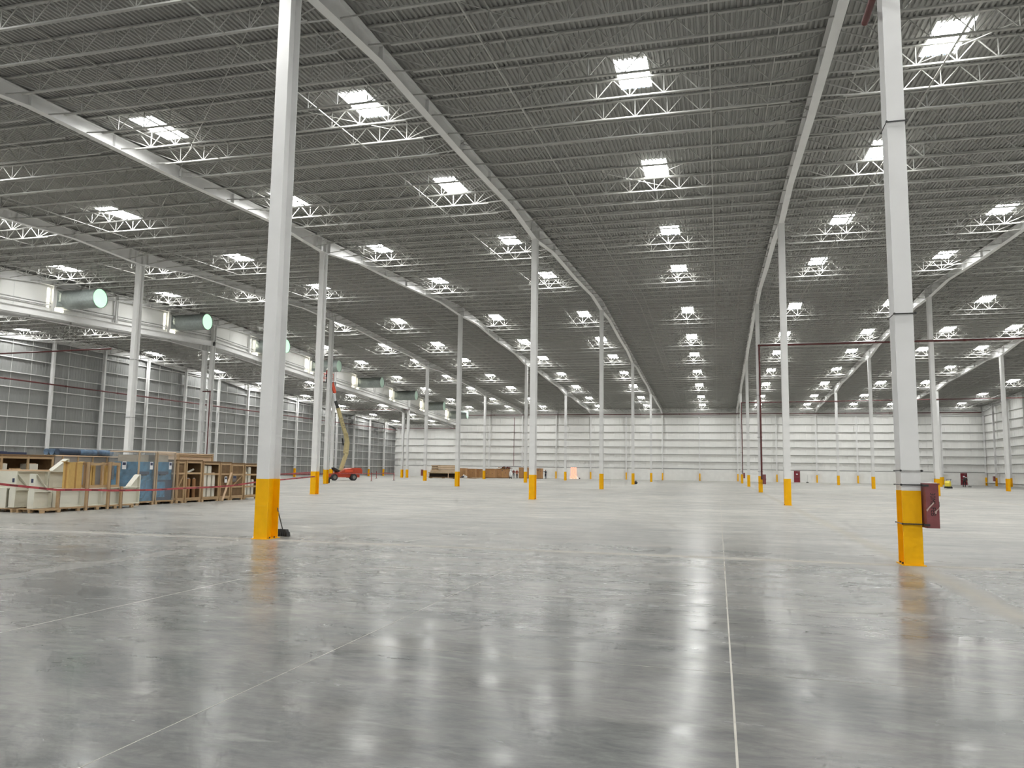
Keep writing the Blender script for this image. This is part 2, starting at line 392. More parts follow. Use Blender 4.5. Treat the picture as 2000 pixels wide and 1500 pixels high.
# ------------------------------------------------------------------ walls
def ribbed(name, p0, p1, ztop, m, pitch=.33, dep=.03, inward=(0, 0)):
    p0, p1 = Vector(p0), Vector(p1); L = (p1-p0).length; n = int(L/pitch); d = (p1-p0)/n; iv = Vector(inward); mb = MB(); pts = []
    for k in range(n):
        pts += [(p0+d*k, 0), (p0+d*(k+.72), 0), (p0+d*(k+.80), dep), (p0+d*(k+.92), dep)]
    pts.append((p1, 0))
    for (a, h), (b, g) in zip(pts, pts[1:]):
        A, B = a+iv*h, b+iv*g
        mb.add([(A.x, A.y, 0), (B.x, B.y, 0), (B.x, B.y, ztop(B.x, B.y)), (A.x, A.y, ztop(A.x, A.y))], [(0, 1, 2, 3)])
    return mb.mesh(name, m, fix=False)
def wall_col_mesh(h, name, fl_=.22, dp=.28):
    mb = MB()
    for s in (-1, 1): mb.box((0, s*(dp/2-.006), h/2+.7), (fl_, .012, h-1.4))
    mb.box((0, 0, h/2+.7), (.01, dp-.02, h-1.4)); mb.cur = 1
    for s in (-1, 1): mb.box((0, s*(dp/2-.006), .7), (fl_+.004, .014, 1.4))
    mb.box((0, 0, .7), (.012, dp-.02, 1.4))
    return mb.mesh(name, [WHITE, YELLOW])
GZ = [k*K for k in (3.24, 4.49, 5.77, 7.04, 8.31, 9.63, 10.9)]
# back wall: main hall part and annex part stand in one plane
def zback(x, y): return roof(YW)-(AD if x < X4-.35 else 0)+.05
wb = tag(obj('wall_back', ribbed('wall_back', (X5, YW), (X3, YW), lambda x, y: zback(x, y), WALLW, 1.02, .012, (0, -1))), 'white sheeted back wall with horizontal girts', 'wall', kind='structure')
HB = 1.97*K
m1 = MB().box2((X5, YW-.2, 0), (X3, YW-.02, HB)).build('masonry_base', BLOCK, wb)
MB().box2((X5, YW-.24, HB), (X3, YW-.03, HB+.07)).build('sill_channel', mat('sill_dark', (.12, .12, .12), .6, var=.05), wb)
for z in GZ:
    for i2 in range(-10, 6):
        xa, xb = RX(i2/2)+.1, RX(i2/2+.5)-.1
        if xb < X4+.1 and z > 8.0*K: continue
        MB().box2((xa, YW-.30, z), (xb, YW-.02, z+.014)).box2((xa, YW-.30, z+.014), (xb, YW-.292, z+.07)).build('girt', GIRT, wb); MB().box2((xa, YW-.05, z-.11), (xb, YW-.03, z)).build('girt_shade', RAILSHADE, wb)  # grey strip paints the shade line below each girt
for i2 in range(-9, 7):
    x = RX(i2/2); h = zback(x, YW)-.12
    obj('wall_column', wall_col_mesh(h, 'wall_column_back'), wb, (min(x, X3-.2), YW-.47, 0))
for i2 in range(-10, 6):
    for t in (.33, .67):
        x = RX(i2/2)+t*SX/2; MB().cyl((x, YW-.12, HB), (x, YW-.12, zback(x, YW)-.5), .012, 6).build('sag_rod', GIRT, wb)
for i in (-3, -1, 1):
    for a, b in ((0, 1), (1, 0)):
        MB().cyl((RX(i)+a*SX/2, YW-.1, HB), (RX(i)+b*SX/2, YW-.1, zback(RX(i), YW)-.8), .012, 6).build('bracing_rod', GIRT, wb)
# left wall (annex), grey sheeting, girts, sag rods
zl = lambda x, y: roof(y)-AD+.04
wl = tag(obj('wall_left', ribbed('wall_left', (X5, YW), (X5, YN), zl, WALLG, .36, .014, (1, 0))), 'grey ribbed sheet wall on the left with white girts', 'wall', kind='structure')
LZ = [k*K for k in (.42, 1.7, 2.98, 4.25, 5.5, 6.78, 8.08, 9.38, 10.65, 11.95)]
for q in range(4, 20):
    ya, yb = CY(q/4)+.1, min(CY(q/4+.25), YW)-.1
    for z in LZ:
        if z < min(zl(0, ya), zl(0, yb))-.25:
            MB().box2((X5+.03, ya, z), (X5+.23, yb, z+.012)).box2((X5+.222, ya, z-.07), (X5+.23, yb, z+.012)).build('girt', GIRT, wl)
    obj('wall_column', wall_col_mesh(zl(0, CY(q/4))-.3, 'wall_column_left', .24, .32), wl, (X5+.40, CY(q/4), 0), math.pi/2)
    for t in (.33, .67):
        y = ya+t*(yb-ya); MB().cyl((X5+.12, y, .3), (X5+.12, y, zl(0, y)-.2), .016, 6).build('sag_rod', GIRT, wl)
MB().box2((X5+.03, CY(1), 0), (X5+.10, YW-.3, .22)).build('base_rail', RAILSHADE, wl)
# right wall
zr = lambda x, y: roof(y)+.04
wr = tag(obj('wall_right', ribbed('wall_right', (X3, YN), (X3, YW), zr, WALLW, .9, .02, (-1, 0))), 'cream sheeted right wall with horizontal girts', 'wall', kind='structure')
for q in range(12, 20):
    ya, yb = CY(q/4)+.1, min(CY(q/4+.25), YW)-.1
    for z in [.5, HB]+GZ:
        MB().box2((X3-.30, ya, z), (X3-.03, yb, z+.014)).box2((X3-.30, ya, z+.014), (X3-.292, yb, z+.07)).build('girt', GIRT, wr); MB().box2((X3-.05, ya, z-.11), (X3-.03, yb, z)).build('girt_shade', RAILSHADE, wr)  # shade under the right wall girts painted as grey strips too
    obj('wall_column', wall_col_mesh(zr(0, CY(q/4))-.3, 'wall_column_right', .24, .32), wr, (X3-.48, CY(q/4), 0), math.pi/2)
wf = tag(obj('wall_front', ribbed('wall_front', (X3, YN), (X5, YN), lambda x, y: roof(y)+.04, WALLW, 1.0, .02, (0, 1))), 'white sheeted wall behind the viewer', 'wall', kind='structure')

# ------------------------------------------------------------------ step between the high hall and the low annex
stp = tag(obj('wall_step', None), 'strip of white panels above the annex roof', 'wall', kind='structure')
for a, b in ((YN, RIDGE), (RIDGE, YW)):
    na = [y for y in [CY(q/8) for q in range(-8, 41)] if a < y < b]; es = [a]+na+[b]
    for ya, yb in zip(es, es[1:]):
        MB().prism([(X4-.30, ya+.01, roof(ya)-AD), (X4-.30, yb-.01, roof(yb)-AD), (X4-.30, yb-.01, roof(yb)), (X4-.30, ya+.01, roof(ya))], (.02, 0, 0)).build('wall_panel', WALLW, stp)
    for dz, hh, m, x in ((.45, .05, RAILSHADE, -.2), (.72, .05, RAILSHADE, -.2), (.58, .12, GIRT, -.22)):
        MB().bar((X4+x, a, roof(a)-AD+dz), (X4+x, b, roof(b)-AD+dz), .16, hh).build('rail', m, stp)
    MB().bar((X4, a, roof(a)-AD+.02), (X4, b, roof(b)-AD+.02), .34, .03).bar((X4, a, roof(a)-AD-.26), (X4, b, roof(b)-AD-.26), .014, .52).bar((X4, a, roof(a)-AD-.52), (X4, b, roof(b)-AD-.52), .30, .03).build('ledger_beam', WHITE, stp)
for q in range(2, 20):
    y = CY(q/4)
    if q % 4 == 0: continue
    MB().box2((X4-.09, y-.10, roof(y)-AD+.03), (X4+.09, y-.088, roof(y)-.3)).box2((X4-.09, y+.088, roof(y)-AD+.03), (X4+.09, y+.10, roof(y)-.3)).box2((X4-.006, y-.1, roof(y)-AD+.03), (X4+.006, y+.1, roof(y)-.3)).build('post', WHITE, stp)
DUCTY = [CY(1.25)+.85, CY(1.75)+.85, CY(2.25)+1.7]+[CY(q/4)+1.05 for q in (11, 13, 15, 17, 19)]
ORD = ['nearest', 'second', 'third', 'fourth', 'fifth', 'sixth', 'seventh', 'farthest']
for n, y in enumerate(DUCTY):
    z = roof(y)-1.5*K
    d = thing('ventilation_duct', (X4, y, z), f'{ORD[n]} galvanised round duct jutting from the high clerestory strip', 'duct', 'ducts along the clerestory')
    R_ = .79
    tb = MB(); tb.cyl((.65, 0, 0), (3.85, 0, 0), R_, 28, cap=False); tb.cyl((.65, 0, 0), (3.85, 0, 0), R_-.02, 28, cap=False)
    tb.build('tube', GALV, d, smooth=True)
    for x in (.65, 2.25, 3.80): MB().cyl((x, 0, 0), (x+.05, 0, 0), R_+.022, 28, cap=False).build('flange_ring', GALV, d, smooth=True)
    tr = MB(); N_ = 16; vs = []; 
    for k in range(N_):
        t = 2*math.pi*k/N_; c_, s_ = math.cos(t), math.sin(t); mx = max(abs(c_), abs(s_)); vs.append((.18, .70*c_/mx, .70*s_/mx)); 
    for k in range(N_):
        t = 2*math.pi*k/N_; vs.append((.67, R_*math.cos(t), R_*math.sin(t)))
    tr.add(vs, [(k, (k+1) % N_, N_+(k+1) % N_, N_+k) for k in range(N_)]); tr.build('transition', GALV, d)
    MB().box2((-.25, -.72, -.72), (.18, -.70, .72)).box2((-.25, .70, -.72), (.18, .72, .72)).box2((-.25, -.72, .70), (.18, .72, .72)).box2((-.25, -.72, -.72), (.18, .72, -.70)).build('housing', WALLW, d)
    MB().cyl((3.80, 0, 0), (3.815, 0, 0), R_-.02, 28).build('mouth_cover', GLOWA if n < 3 else GLOWB, d)
    for s in (-1, 1): MB().cyl((3.2, s*.5, .6), (3.2, s*.5, 1.5*K-.7), .015, 6).build('hanger', STRUT, d)
    # daylit gap left in the panels beside the duct
    MB().box2((X4-.272, y-(1.25 if n < 3 else 1.75), z-.8), (X4-.268, y-1.0, z+.8)).build('daylit_gap', GAP, stp)
    MB().box2((X4-.272, y-.7, z-.95), (X4-.266, y+.5, z-.78)).build('daylit_gap', GAP, stp)

# ------------------------------------------------------------------ steel columns
YB = 1.26*K
def hsec(mb, z0, z1, fw_=.335, dp=.50, e=0):
    for s in (-1, 1): mb.box((0, s*(dp/2-.01), (z0+z1)/2), (fw_+e, .02+e, z1-z0))
    mb.box((0, 0, (z0+z1)/2), (.014+e, dp-.03, z1-z0)); return mb
SHAFT = {}
BASEM = hsec(MB(), 0, YB, e=.004).mesh('painted_base', YELLOW)
PLATE = MB().box((0, 0, .008), (.42, .58, .016)).mesh('base_plate', YELLOW)
CAP = MB().box((0, 0, 0), (.40, .60, .025)).mesh('cap_plate', WHITE)
BOLT = MB().cyl((0, 0, .016), (0, 0, .05), .018, 6).mesh('anchor_bolt', STRAPB)
def ordn(k): return ['', 'first', 'second', 'third', 'fourth', 'fifth', 'sixth', 'seventh', 'eighth'][k]
def column(x, y, top, label, near=False, e=0):
    t = thing('steel_column', (x, y, 0), label, 'column', 'steel columns of the hall')
    key = round(top, 2)
    if key not in SHAFT: SHAFT[key] = hsec(MB(), YB, top).mesh('shaft', WHITE)
    obj('shaft', SHAFT[key], t); obj('painted_base', BASEM, t); obj('cap_plate', CAP, t, (0, 0, top))
    if near:
        obj('base_plate', PLATE, t)
        for sx in (-.17, .17):
            for sy in (-.1, .1): obj('anchor_bolt', BOLT, t, (sx, sy, 0))
    return t
COLS = {}
for i in (2, 1, 0, -1, -2, -3, -4):
    for j in range(5):
        x, y = RX(i), CY(j)
        ix, iy, iz = img((x, y, 3)); 
        if not (-60 < ix < 2060): continue
        lab = f'white steel column with yellow base, {ordn(5-j)} from the back wall, {ordn(3-i)} row from right wall'
        COLS[i, j] = column(x, y+.25, roof(y)-SEAT-.93, lab, j < 2)
for j in range(1, 5):
    y = CY(j)
    if j >= 2: column(X4-.95, y+.25, roof(y)-AD-SEAT-.93, f'shorter white column under the low annex roof, {ordn(5-j)} from the back wall', False)
# cover strip seam on the nearest left column
MB().box2((-.1675, -.2535, .78), (.1675, -.2515, .786)).build('paint_seam', mat('seam_yellow', srgb(238, 190, 40), .5, var=.02), COLS[-1, 0])

# ------------------------------------------------------------------ column straps, cabinets and red pipes
SLAB = {(0, 0): 'nearest right column', (0, 2): 'column carrying the red riser', (0, 4): 'last column of the middle row', (-3, 1): 'column before the first duct', (-3, 3): 'column left of the lumber'}
SCNT = {}
def slab(i, j, z):
    k = SCNT[i, j] = SCNT.get((i, j), 0)+1
    return f'{ordn(k)} steel strap from the floor on the {SLAB[i, j]}'
def strap(i, j, z, m=STRAPB, wd=.022):
    t = tag(obj('column_strap', None, None, (RX(i), CY(j)+.25, z)), slab(i, j, z), 'strap', 'straps on the columns')
    for a, b in (((-.20, -.28, 0), (.22, -.28, 0)), ((-.20, .28, 0), (.20, .28, 0))): MB().bar(a, b, .03, wd).build('channel', m, t)
    for x in (-.185, .185): MB().cyl((x, -.30, 0), (x, .30, 0), .010, 6).build('rod', STRAPB, t)
    for x in (-.185, .185): MB().cyl((x, -.315, 0), (x, -.295, 0), .022, 6).build('nut', STRAPB, t)
for i, j, zs in ((0, 0, (.70, 1.36, 1.60, 4.33, 7.84)), (0, 2, (.72, 1.60, 4.3, 7.6)), (0, 4, (1.6, 4.3)), (-3, 1, (4.33, 7.84)), (-3, 3, (1.9, 4.33, 7.84))):
    for z in zs: strap(i, j, z*K, STRUT if abs(z-1.60) < .02 and j == 0 else STRAPB)
def text_mesh(s, size, m, name):
    cu = bpy.data.curves.new(name, 'FONT'); cu.body = s; cu.size = size; cu.extrude = .001; cu.align_x = 'CENTER'; cu.align_y = 'CENTER'; cu.offset = 0
    to = bpy.data.objects.new(name, cu); C.objects.link(to); dg = bpy.context.evaluated_depsgraph_get()
    me = bpy.data.meshes.new_from_object(to.evaluated_get(dg)); bpy.data.objects.remove(to); me.materials.clear(); me.materials.append(m); return me
def cabinet(loc, label, big=False, side=1):
    t = thing('hose_cabinet', loc, label, 'cabinet', 'red fire hose cabinets')
    w_, d_, h_ = .225, .62, .82
    MB().box2((0, -d_/2, 0), (w_, d_/2, h_)).build('box', REDCAB, t)
    MB().box2((-.02, -d_/2-.012, h_), (w_+.02, d_/2+.012, h_+.022)).build('lid', REDCAB, t)
    MB().box2((w_, -d_/2+.05, .05), (w_+.012, d_/2-.05, h_-.05)).build('door_panel', REDCAB, t)
    MB().box2((w_+.012, -d_/2+.09, .4), (w_+.03, -d_/2+.12, .5)).build('latch', STRAPB, t)
    return t
cb = cabinet((RX(0)+.205, CY(0)+.12, .645*K), 'dusty red hose cabinet with black handwriting on the nearest right column', True)
tm = text_mesh('30ML FEB', .125, BLACK, 'handwriting'); ho = obj('handwriting', tm, cb, (.118, -.3125, .45)); ho.rotation_euler = (math.pi/2, math.pi/2, 0)
ho.scale = (.86, 1.0, 1); ho['label'] = 'black marker handwriting running down the cabinet'
MB().prism([(.0, -.314, .34), (.05, -.314, .40), (.13, -.314, .49), (.14, -.314, .47), (.06, -.314, .38), (.015, -.314, .31)], (0, -.003, 0)).build('tape_scrap', mat('tape_scrap', srgb(190, 170, 160), .3, var=.1), cb)
MB().prism([(.15, -.314, .32), (.22, -.314, .38), (.22, -.314, .365), (.18, -.314, .32), (.17, -.314, .27), (.15, -.314, .28)], (0, -.003, 0)).build('tape_scrap', MATS['tape_scrap'], cb)
MB().box2((.01, -.29, .842), (.21, .29, .855)).build('dust_sheet', PLAST, cb)
for z in (.06, .80): MB().bar((-.05, -.33, z), (.05, -.33, z), .03, .04).build('mount_bracket', STRAPB, cb)
cabinet((RX(0)+.205, CY(2)+.1, .645*K), 'dark red hose cabinet on the column with a red riser pipe, third from back wall')
cabinet((RX(0)+.205, CY(4)+.1, .72*K), 'small far red hose cabinet on the last column of the middle row')
c3 = cabinet((RX(-3)-.205-.225, CY(3)+.1, .6*K), 'brown red hose cabinet on the left of a column near the lumber pile')
c5 = cabinet((X3-.70-.225, CY(4.75)-.05, .7*K), 'red hose cabinet fixed by the right wall near the sweeping worker')
def pipe(pts, label, r=.055, clamp=True):
    t = thing('fire_pipe', pts[0], label, 'pipe', 'red fire water pipes'); p0 = Vector(pts[0]); loc = [Vector(q)-p0 for q in pts]
    for a, b in zip(loc, loc[1:]): MB().cyl(a, b, r, 10).build('pipe_run', REDPIPE, t, smooth=True)
    for q in loc[1:-1]: MB().ball(q, (r*1.5,)*3, 10, 7).build('elbow', REDPIPE, t, smooth=True)
    if clamp:
        for a, b in zip(loc, loc[1:]):
            n = int((b-a).length/7)
            for k in range(1, n): q = a+(b-a)*(k/n); d = (b-a).normalized()*.08; MB().cyl(q-d, q+d, r*1.35, 10).build('coupling', REDPIPE, t)
    return t
px_ = RX(0)+.10
pipe([(px_, CY(2)-.08, 1.0*K), (px_, CY(2)-.08, 11.55*K), (X3-.95, CY(2)-.08, 11.62*K)], 'red riser pipe climbing a column then running right under the ridge', .075)
pipe([(px_, CY(4)-.08, 1.3*K), (px_, CY(4)-.08, 11.22*K), (X3-.95, CY(4)-.08, 11.6*K)], 'thin far red riser pipe and its long run towards the right wall', .06)
pipe([(X4+.6, YW-.75, 11.36*K), (X3-.5, YW-.75, 11.42*K)], 'long red pipe along the top of the back wall', .08)
pipe([(X5+.8, YW-.75, 8.93*K), (X4-.3, YW-.75, 8.93*K)], 'red pipe along the back wall of the low annex', .07)
xd = on_y(1005, 880, YW).x
pipe([(xd, YW-.55, 10.9*K), (xd, YW-.55, 2.4)], 'dark vertical drop pipe on the back wall above the boxes', .045, False)
pipe([(X5+.75, 40*K, 8.66*K), (X5+.75, YW-1, 8.55*K)], 'red pipe running along the grey left wall', .075)
pipe([(X5+.42, 52*K, 10.60*K), (X4-.4, 52*K, 10.74*K)], 'red pipe crossing the annex below its roof', .07)
pipe([(X4+.22, CY(2)-.12, .9), (X4+.22, CY(2)-.12, 8.5*K), (X4-.7, CY(2)-.12, 8.5*K)], 'thin red riser pipe on the clerestory column behind the crates', .06)
q8 = on_y(720, 801, CY(4)-.1)
pipe([(X5+.8, CY(4)-.1, q8.z), (X4+.3, CY(4)-.1, q8.z)], 'thin red pipe spanning the far end of the annex', .06)
qn = on_y(1706, -6, CY(0)-.1)
pipe([(qn.x, CY(0)+.9, qn.z+.02), (qn.x, -4, qn.z+.05)], 'red pipe overhead beside the nearest right column', .075)

# ------------------------------------------------------------------ doors in the back wall
for n, (pa, pb, lab) in enumerate((((1551, 921), (1562, 942.5), 'red door near the middle of the back wall'), ((1876, 926), (1888, 948), 'red door at the right end of the back wall'))):
    a, b = on_y(*pa, YW), on_y(*pb, YW); xc = (a.x+b.x)/2
    d = tag(obj(f'door_{n+1}', None, None, (xc, YW-.23, 0)), lab, 'door', kind='structure')
    MB().box2((-.46, -.03, .02), (.46, .02, 2.04)).build('leaf', REDDOOR, d)
    for q in ((-.53, -.46, 0, 2.12), (.46, .53, 0, 2.12)): MB().box2((q[0], -.05, q[2]), (q[1], .03, q[3])).build('jamb', REDDOOR, d)
    MB().box2((-.53, -.05, 2.04), (.53, .03, 2.12)).build('lintel', REDDOOR, d)
    MB().box2((-.16, -.036, 1.42), (.16, -.03, 1.62)).build('sign_plate', LABELW, d)
    MB().box2((-.40, -.075, .98), (.40, -.035, 1.04)).build('push_bar', HUB, d)
    MB().box2((.05, -.07, 1.90), (.38, -.03, 1.98)).build('closer', HUB, d)
    MB().box2((-.5, -.3, 0), (.5, -.05, .012)).build('threshold', PLAST, d)
# daylit doorway hung with orange netting
a, b = on_y(1113, 911, YW), on_y(1129, 936, YW)
d = tag(obj('door_3', None, None, ((a.x+b.x)/2, YW-.22, 0)), 'daylit doorway hung with glowing orange netting', 'door', kind='structure')
hw = (b.x-a.x)/2
MB().box2((-hw*.9, .0, 0), (hw*.9, .015, .35)).build('daylight_gap', DOORDAY, d)
for k in range(3):
    xa = -hw*.72+k*hw*.50
    MB().box2((xa, -.03-.01*k, .55), (xa+hw*.40, -.02-.01*k, 2.28)).build('netting_strip', NET, d)
hp_ = MB()
for k in range(7): hp_.ball((-hw*.65+hw*.21*k, -.10, .30+.12*math.sin(k*1.9)), (hw*.24, .10, .34), 10, 7)
hp_.build('netting_heap', NET, d, smooth=True)
# ------------------------------------------------------------------ goods stored on the left
XF = -20.9*K
def yat(px, X=XF, py=960): return on_x(px, py, X).y
def zat(px, py, X=XF): return on_x(px, py, X).z
def pallet_parts(t, x0, x1, y0, y1, h=.15, m=WOOD):
    n = max(3, int(round((x1-x0)/.2))); w_ = (x1-x0)/n
    for k in range(n): plank('deck_board', m, t, (x0+k*w_+.012, y0, h-.025), (x0+(k+1)*w_-.012, y1, h))
    for x in (x0+.05, (x0+x1)/2, x1-.05):
        plank('stringer', m, t, (x-.045, y0, h-.055), (x+.045, y1, h-.026))
        ny = max(2, int((y1-y0)/.9)+1)
        for k in range(ny):
            y = y0+.08+(y1-y0-.16)*k/(ny-1); plank('block', m, t, (x-.045, y-.07, 0), (x+.045, y+.07, h-.056))
def pallet(x0, x1, y0, y1, label, h=.15):
    t = thing('wooden_pallet', ((x0+x1)/2, (y0+y1)/2, 0), label, 'pallet', 'wooden pallets on the floor')
    ox, oy = (x0+x1)/2, (y0+y1)/2; pallet_parts(t, x0-ox, x1-ox, y0-oy, y1-oy, h); return t
def steel_frame(loc, L, hb, uh, label, W=.5, far=False, gl=.55, sticker=False):
    t = thing('steel_frame', loc, label, 'steel frame', 'ivory machine frames on the pallets')
    rc = min(.14, W*.5)
    plank('web_panel', IVORY, t, (-rc-.02, .03, .03), (-rc, L-.03, hb-.03))
    plank('back_panel', IVORY, t, (-W, .03, .03), (-W+.02, L-.03, hb-.03))
    plank('top_flange', IVORY, t, (-W, 0, hb-.03), (0, L, hb)); plank('bottom_flange', IVORY, t, (-W, 0, 0), (0, L, .03))
    for y in (0, L-.03): plank('end_plate', IVORY, t, (-W, y, .03), (0, y+.03, hb-.03))
    for y in ([L*.27, L*.5, L*.75] if L > 2 else []): plank('rib_plate', IVORY, t, (-rc, y, .03), (-.005, y+.02, hb-.03))
    if uh:
        s = (lambda y: L-y) if far else (lambda y: y); Wg = min(W, .24)
        ya, yb = sorted((s(0), s(.05))); plank('upright_plate', IVORY, t, (-Wg, ya, hb), (0, yb, uh))
        x = -Wg/2
        MB().prism([(x, s(.045), hb), (x, s(.045), uh-.03), (x, s(.10), uh-.03), (x, s(gl), hb)], (.015, 0, 0)).build('gusset', IVORY, t)
        MB().bar((-Wg/2, s(.08), uh-.02), (-Wg/2, s(gl), hb+.01), Wg, .02, upv=(0, 0, 1)).build('cover_plate', IVORY, t)
    if sticker:
        y = -.004; z = uh*.80 if uh else hb*.6; MB().box2((-W*.62, y, z-.07), (-W*.25, y+.003, z+.07)).build('sticker', LABELN, t)
    return t
XB = -20.15*K
ya, yb = yat(113, XB), yat(262, XB)
pallet(XB-1.15, XB+.03, ya, yb, 'long wooden pallet under the ivory frames nearest the aisle')
ZP = .152
fC = steel_frame((XB-.03, ya+.06, ZP), yb-ya+.30, .66, 1.16, 'long ivory frame on the pallet with its upright at the far end', .62, True, .55)
for k, px in enumerate((114.5, 170, 212, 237)):
    y = yat(px, XB+.05); top = (zat(114, 956, XB), zat(170, 902, XB), zat(212, 902, XB), zat(237, 950, XB))[k]
    st = thing('wooden_stake', (XB+.035, y, 0), f'{ordn(k+1)} upright pine stake strapped to the front of the long ivory frame', 'stake', 'stakes on the ivory frames')
    plank('board', WOOD, st, (-.035, -.05, .0), (.035, .05, top)); MB().box2((-.045, .05, 0), (.04, .062, top)).build('strap', mat('strap_brown', srgb(92, 52, 34), .5, var=.1), st)
YN0 = 19.75*K
def xat(px, Y, py=970): return on_y(px, py, Y).x
xa0, xa1 = xat(17, YN0), xat(29, YN0); xb0, xb1 = xat(54, YN0), xat(66, YN0)
pallet(xat(-40, YN0), xat(32, YN0), YN0-.12, YN0+.5, 'wooden pallet at the left edge of the stored goods', .13)
pallet(xat(38, YN0), xat(76, YN0)+.25, YN0-.1, ya-.02, 'short wooden pallet under the frame with a dark sticker', .13)
steel_frame((xa1, YN0, .16), yat(56, xa1)-YN0+.3, .62, 1.18, 'ivory frame with a navy label, second from the left edge', xa1-xa0, False, .62, True)
steel_frame((xb1, YN0, .14), yat(111, xb1)-YN0-.2, .60, 1.20, 'ivory frame with a small dark sticker, nearest the viewer', xb1-xb0, False, .62, True)
steel_frame((xat(14, YN0), YN0-.05, .135), .52, .70, 0, 'plain ivory frame cut by the left edge of the picture', .8)
# second tier behind
X2 = -21.45*K
z2 = .80
s2 = thing('timber_rack', (X2, yat(31, X2), 0), 'pine rack carrying the upper tier of ivory frames', 'rack')
Lr = yat(128, X2)-yat(31, X2)
for f in (0.02, .5, .98):
    for x in (-.75, -.05): plank('post', WOOD, s2, (x-.05, f*Lr-.05, 0), (x+.05, f*Lr+.05, z2-.08))
for x in (-.75, -.05): plank('beam', WOOD, s2, (x-.06, 0, z2-.08), (x+.06, Lr, z2))
steel_frame((X2, yat(31, X2), z2), yat(93, X2)-yat(31, X2), .62, 0, 'upper tier ivory frame with a pine top rail', .8)
tr = thing('pine_rail', (X2, yat(31, X2), z2+.622), 'pine rail along the top of the upper ivory frame', 'rail')
plank('board', PALE, tr, (-.8, 0, 0), (.02, yat(93, X2)-yat(31, X2), .05)); plank('cleat', WOOD, tr, (-.5, .1, .05), (-.4, .5, .09))
steel_frame((X2-.02, yat(95, X2), z2), yat(132, X2)-yat(95, X2), .62, 1.10, 'upper tier ivory frame with a tall slanted gusset beside the tan carton', .8, True, .75)
# tan carton and open pine frame standing on the long frame
zc = ZP+.662
y0_, y1_ = yat(134, XB), yat(160, XB)
ct = thing('tall_carton', (XB-.05, y0_, zc), 'tall tan carton with a vertical tape strip on the ivory frame', 'carton')
hc = zat(140, 903, XB)-zc
plank('carton_body', CARDT, ct, (-.26, 0, 0), (0, y1_-y0_, hc)); plank('tape_strip', TAPEB, ct, (-.17, -.004, 0), (-.09, 0, hc)); plank('tape_strip', TAPEB, ct, (0, (y1_-y0_)*.46, 0), (.004, (y1_-y0_)*.58, hc))
for s, a in ((0, -.18), (1, .16)): MB().bar((-.13, s*(y1_-y0_), hc), (-.13, s*(y1_-y0_)+a*.7, hc+.03), .24, .008).build('flap', CARDT, ct)
y2_ = yat(236, XB)
of = thing('open_crate', (XB-.05, y1_+.16, zc), 'open pine frame crate with cardboard posts, seen through to blue machines', 'crate')
Lo = y2_-y1_-.2; ho_ = zat(200, 903, XB)-zc
for x in (-.6, -.05):
    for f in (.03, .5, .97): plank('post', WOOD, of, (x-.04, f*Lo-.05, 0), (x+.04, f*Lo+.05, ho_))
    for z in (.0, ho_-.12): plank('rail', WOOD, of, (x-.035, 0, z), (x+.045, Lo, z+.10))
for f in (.27, .36, .73, .82): plank('cardboard_post', CARDT, of, (-.35, f*Lo-.06, .1), (-.2, f*Lo+.06, ho_-.12))
for f in (0.03, .97): plank('cross_rail', WOOD, of, (-.6, f*Lo-.04, ho_-.1), (-.05, f*Lo+.04, ho_))
# back row, left
X3_ = -22.7*K
def board_crate(loc, L, D, H, label, brace=True, body=OSB, open_=False, top=True, nposts=2, rails=(.33, .66)):
    t = thing('wooden_crate', loc, label, 'crate', 'pine framed crates')
    pallet_parts(t, -D, 0, 0, L, .14)
    if not open_: plank('board_body', body, t, (-D+.03, .03, .142), (-.045, L-.03, H-.06))
    else:
        plank('back_board', body, t, (-D+.03, .03, .142), (-D+.06, L-.03, H-.06)); plank('far_board', body, t, (-D+.06, L-.05, .142), (-.05, L-.03, H-.06))
        plank('crate_floor', body, t, (-D+.06, .03, .142), (-.05, L-.05, .165))
    for k in range(nposts):
        y = .0+(L-.09)*k/(nposts-1); plank('post', WOOD, t, (-.045, y, .142), (0, y+.09, H-.06))
        plank('end_post', WOOD, t, (-D*(k/(nposts-1))-.045*(1-k/(nposts-1)), -.03, .142), (-D*(k/(nposts-1))+.05, 0, H-.06))
    for z in [.145]+[H*r for r in rails]+[H-.16]:
        plank('rail', WOOD, t, (-.035, .09, z), (.008, L-.09, z+.085)); plank('end_rail', WOOD, t, (-D+.05, -.028, z), (-.05, -.002, z+.085))
    if brace:
        z0, z1 = H*rails[0]+.08, H*rails[1]; MB().bar((-.02, .1, z0), (-.02, L-.1, z1), .03, .085, upv=(1, 0, 0)).build('diagonal_brace', WOOD, t)
    if top: plank('lid', body, t, (-D-.03, -.03, H-.06), (.03, L-.005, H))
    return t
def foam(loc, d, label): 
    t = thing('foam_block', loc, label, 'foam block', 'white foam pieces in the crates'); plank('block_body', FOAM, t, (0, 0, 0), d); plank('end_cap', PALE, t, (d[0]*.1, d[1]*.1, d[2]), (d[0]*.9, d[1]*.9, d[2]+.02)); return t
Hc = zat(60, 888, X3_)
g0 = yat(-60, X3_); g1 = yat(101, X3_)
cg = board_crate((X3_, g0, 0), g1-g0, 1.4, Hc, 'long brown open crate holding white blocks behind the ivory frames', False, open_=True, nposts=4, rails=(.55,))
for k, (a, b, h) in enumerate(((4, 17, .62), (18, 29, .42), (60, 77, .62), (78, 89, .42))):
    foam((X3_-.6, yat(a, X3_), .17), (.45, yat(b, X3_)-yat(a, X3_)-.02, Hc*h+.25), f'white block standing in the long brown crate, {ordn(k+1)} from the left')
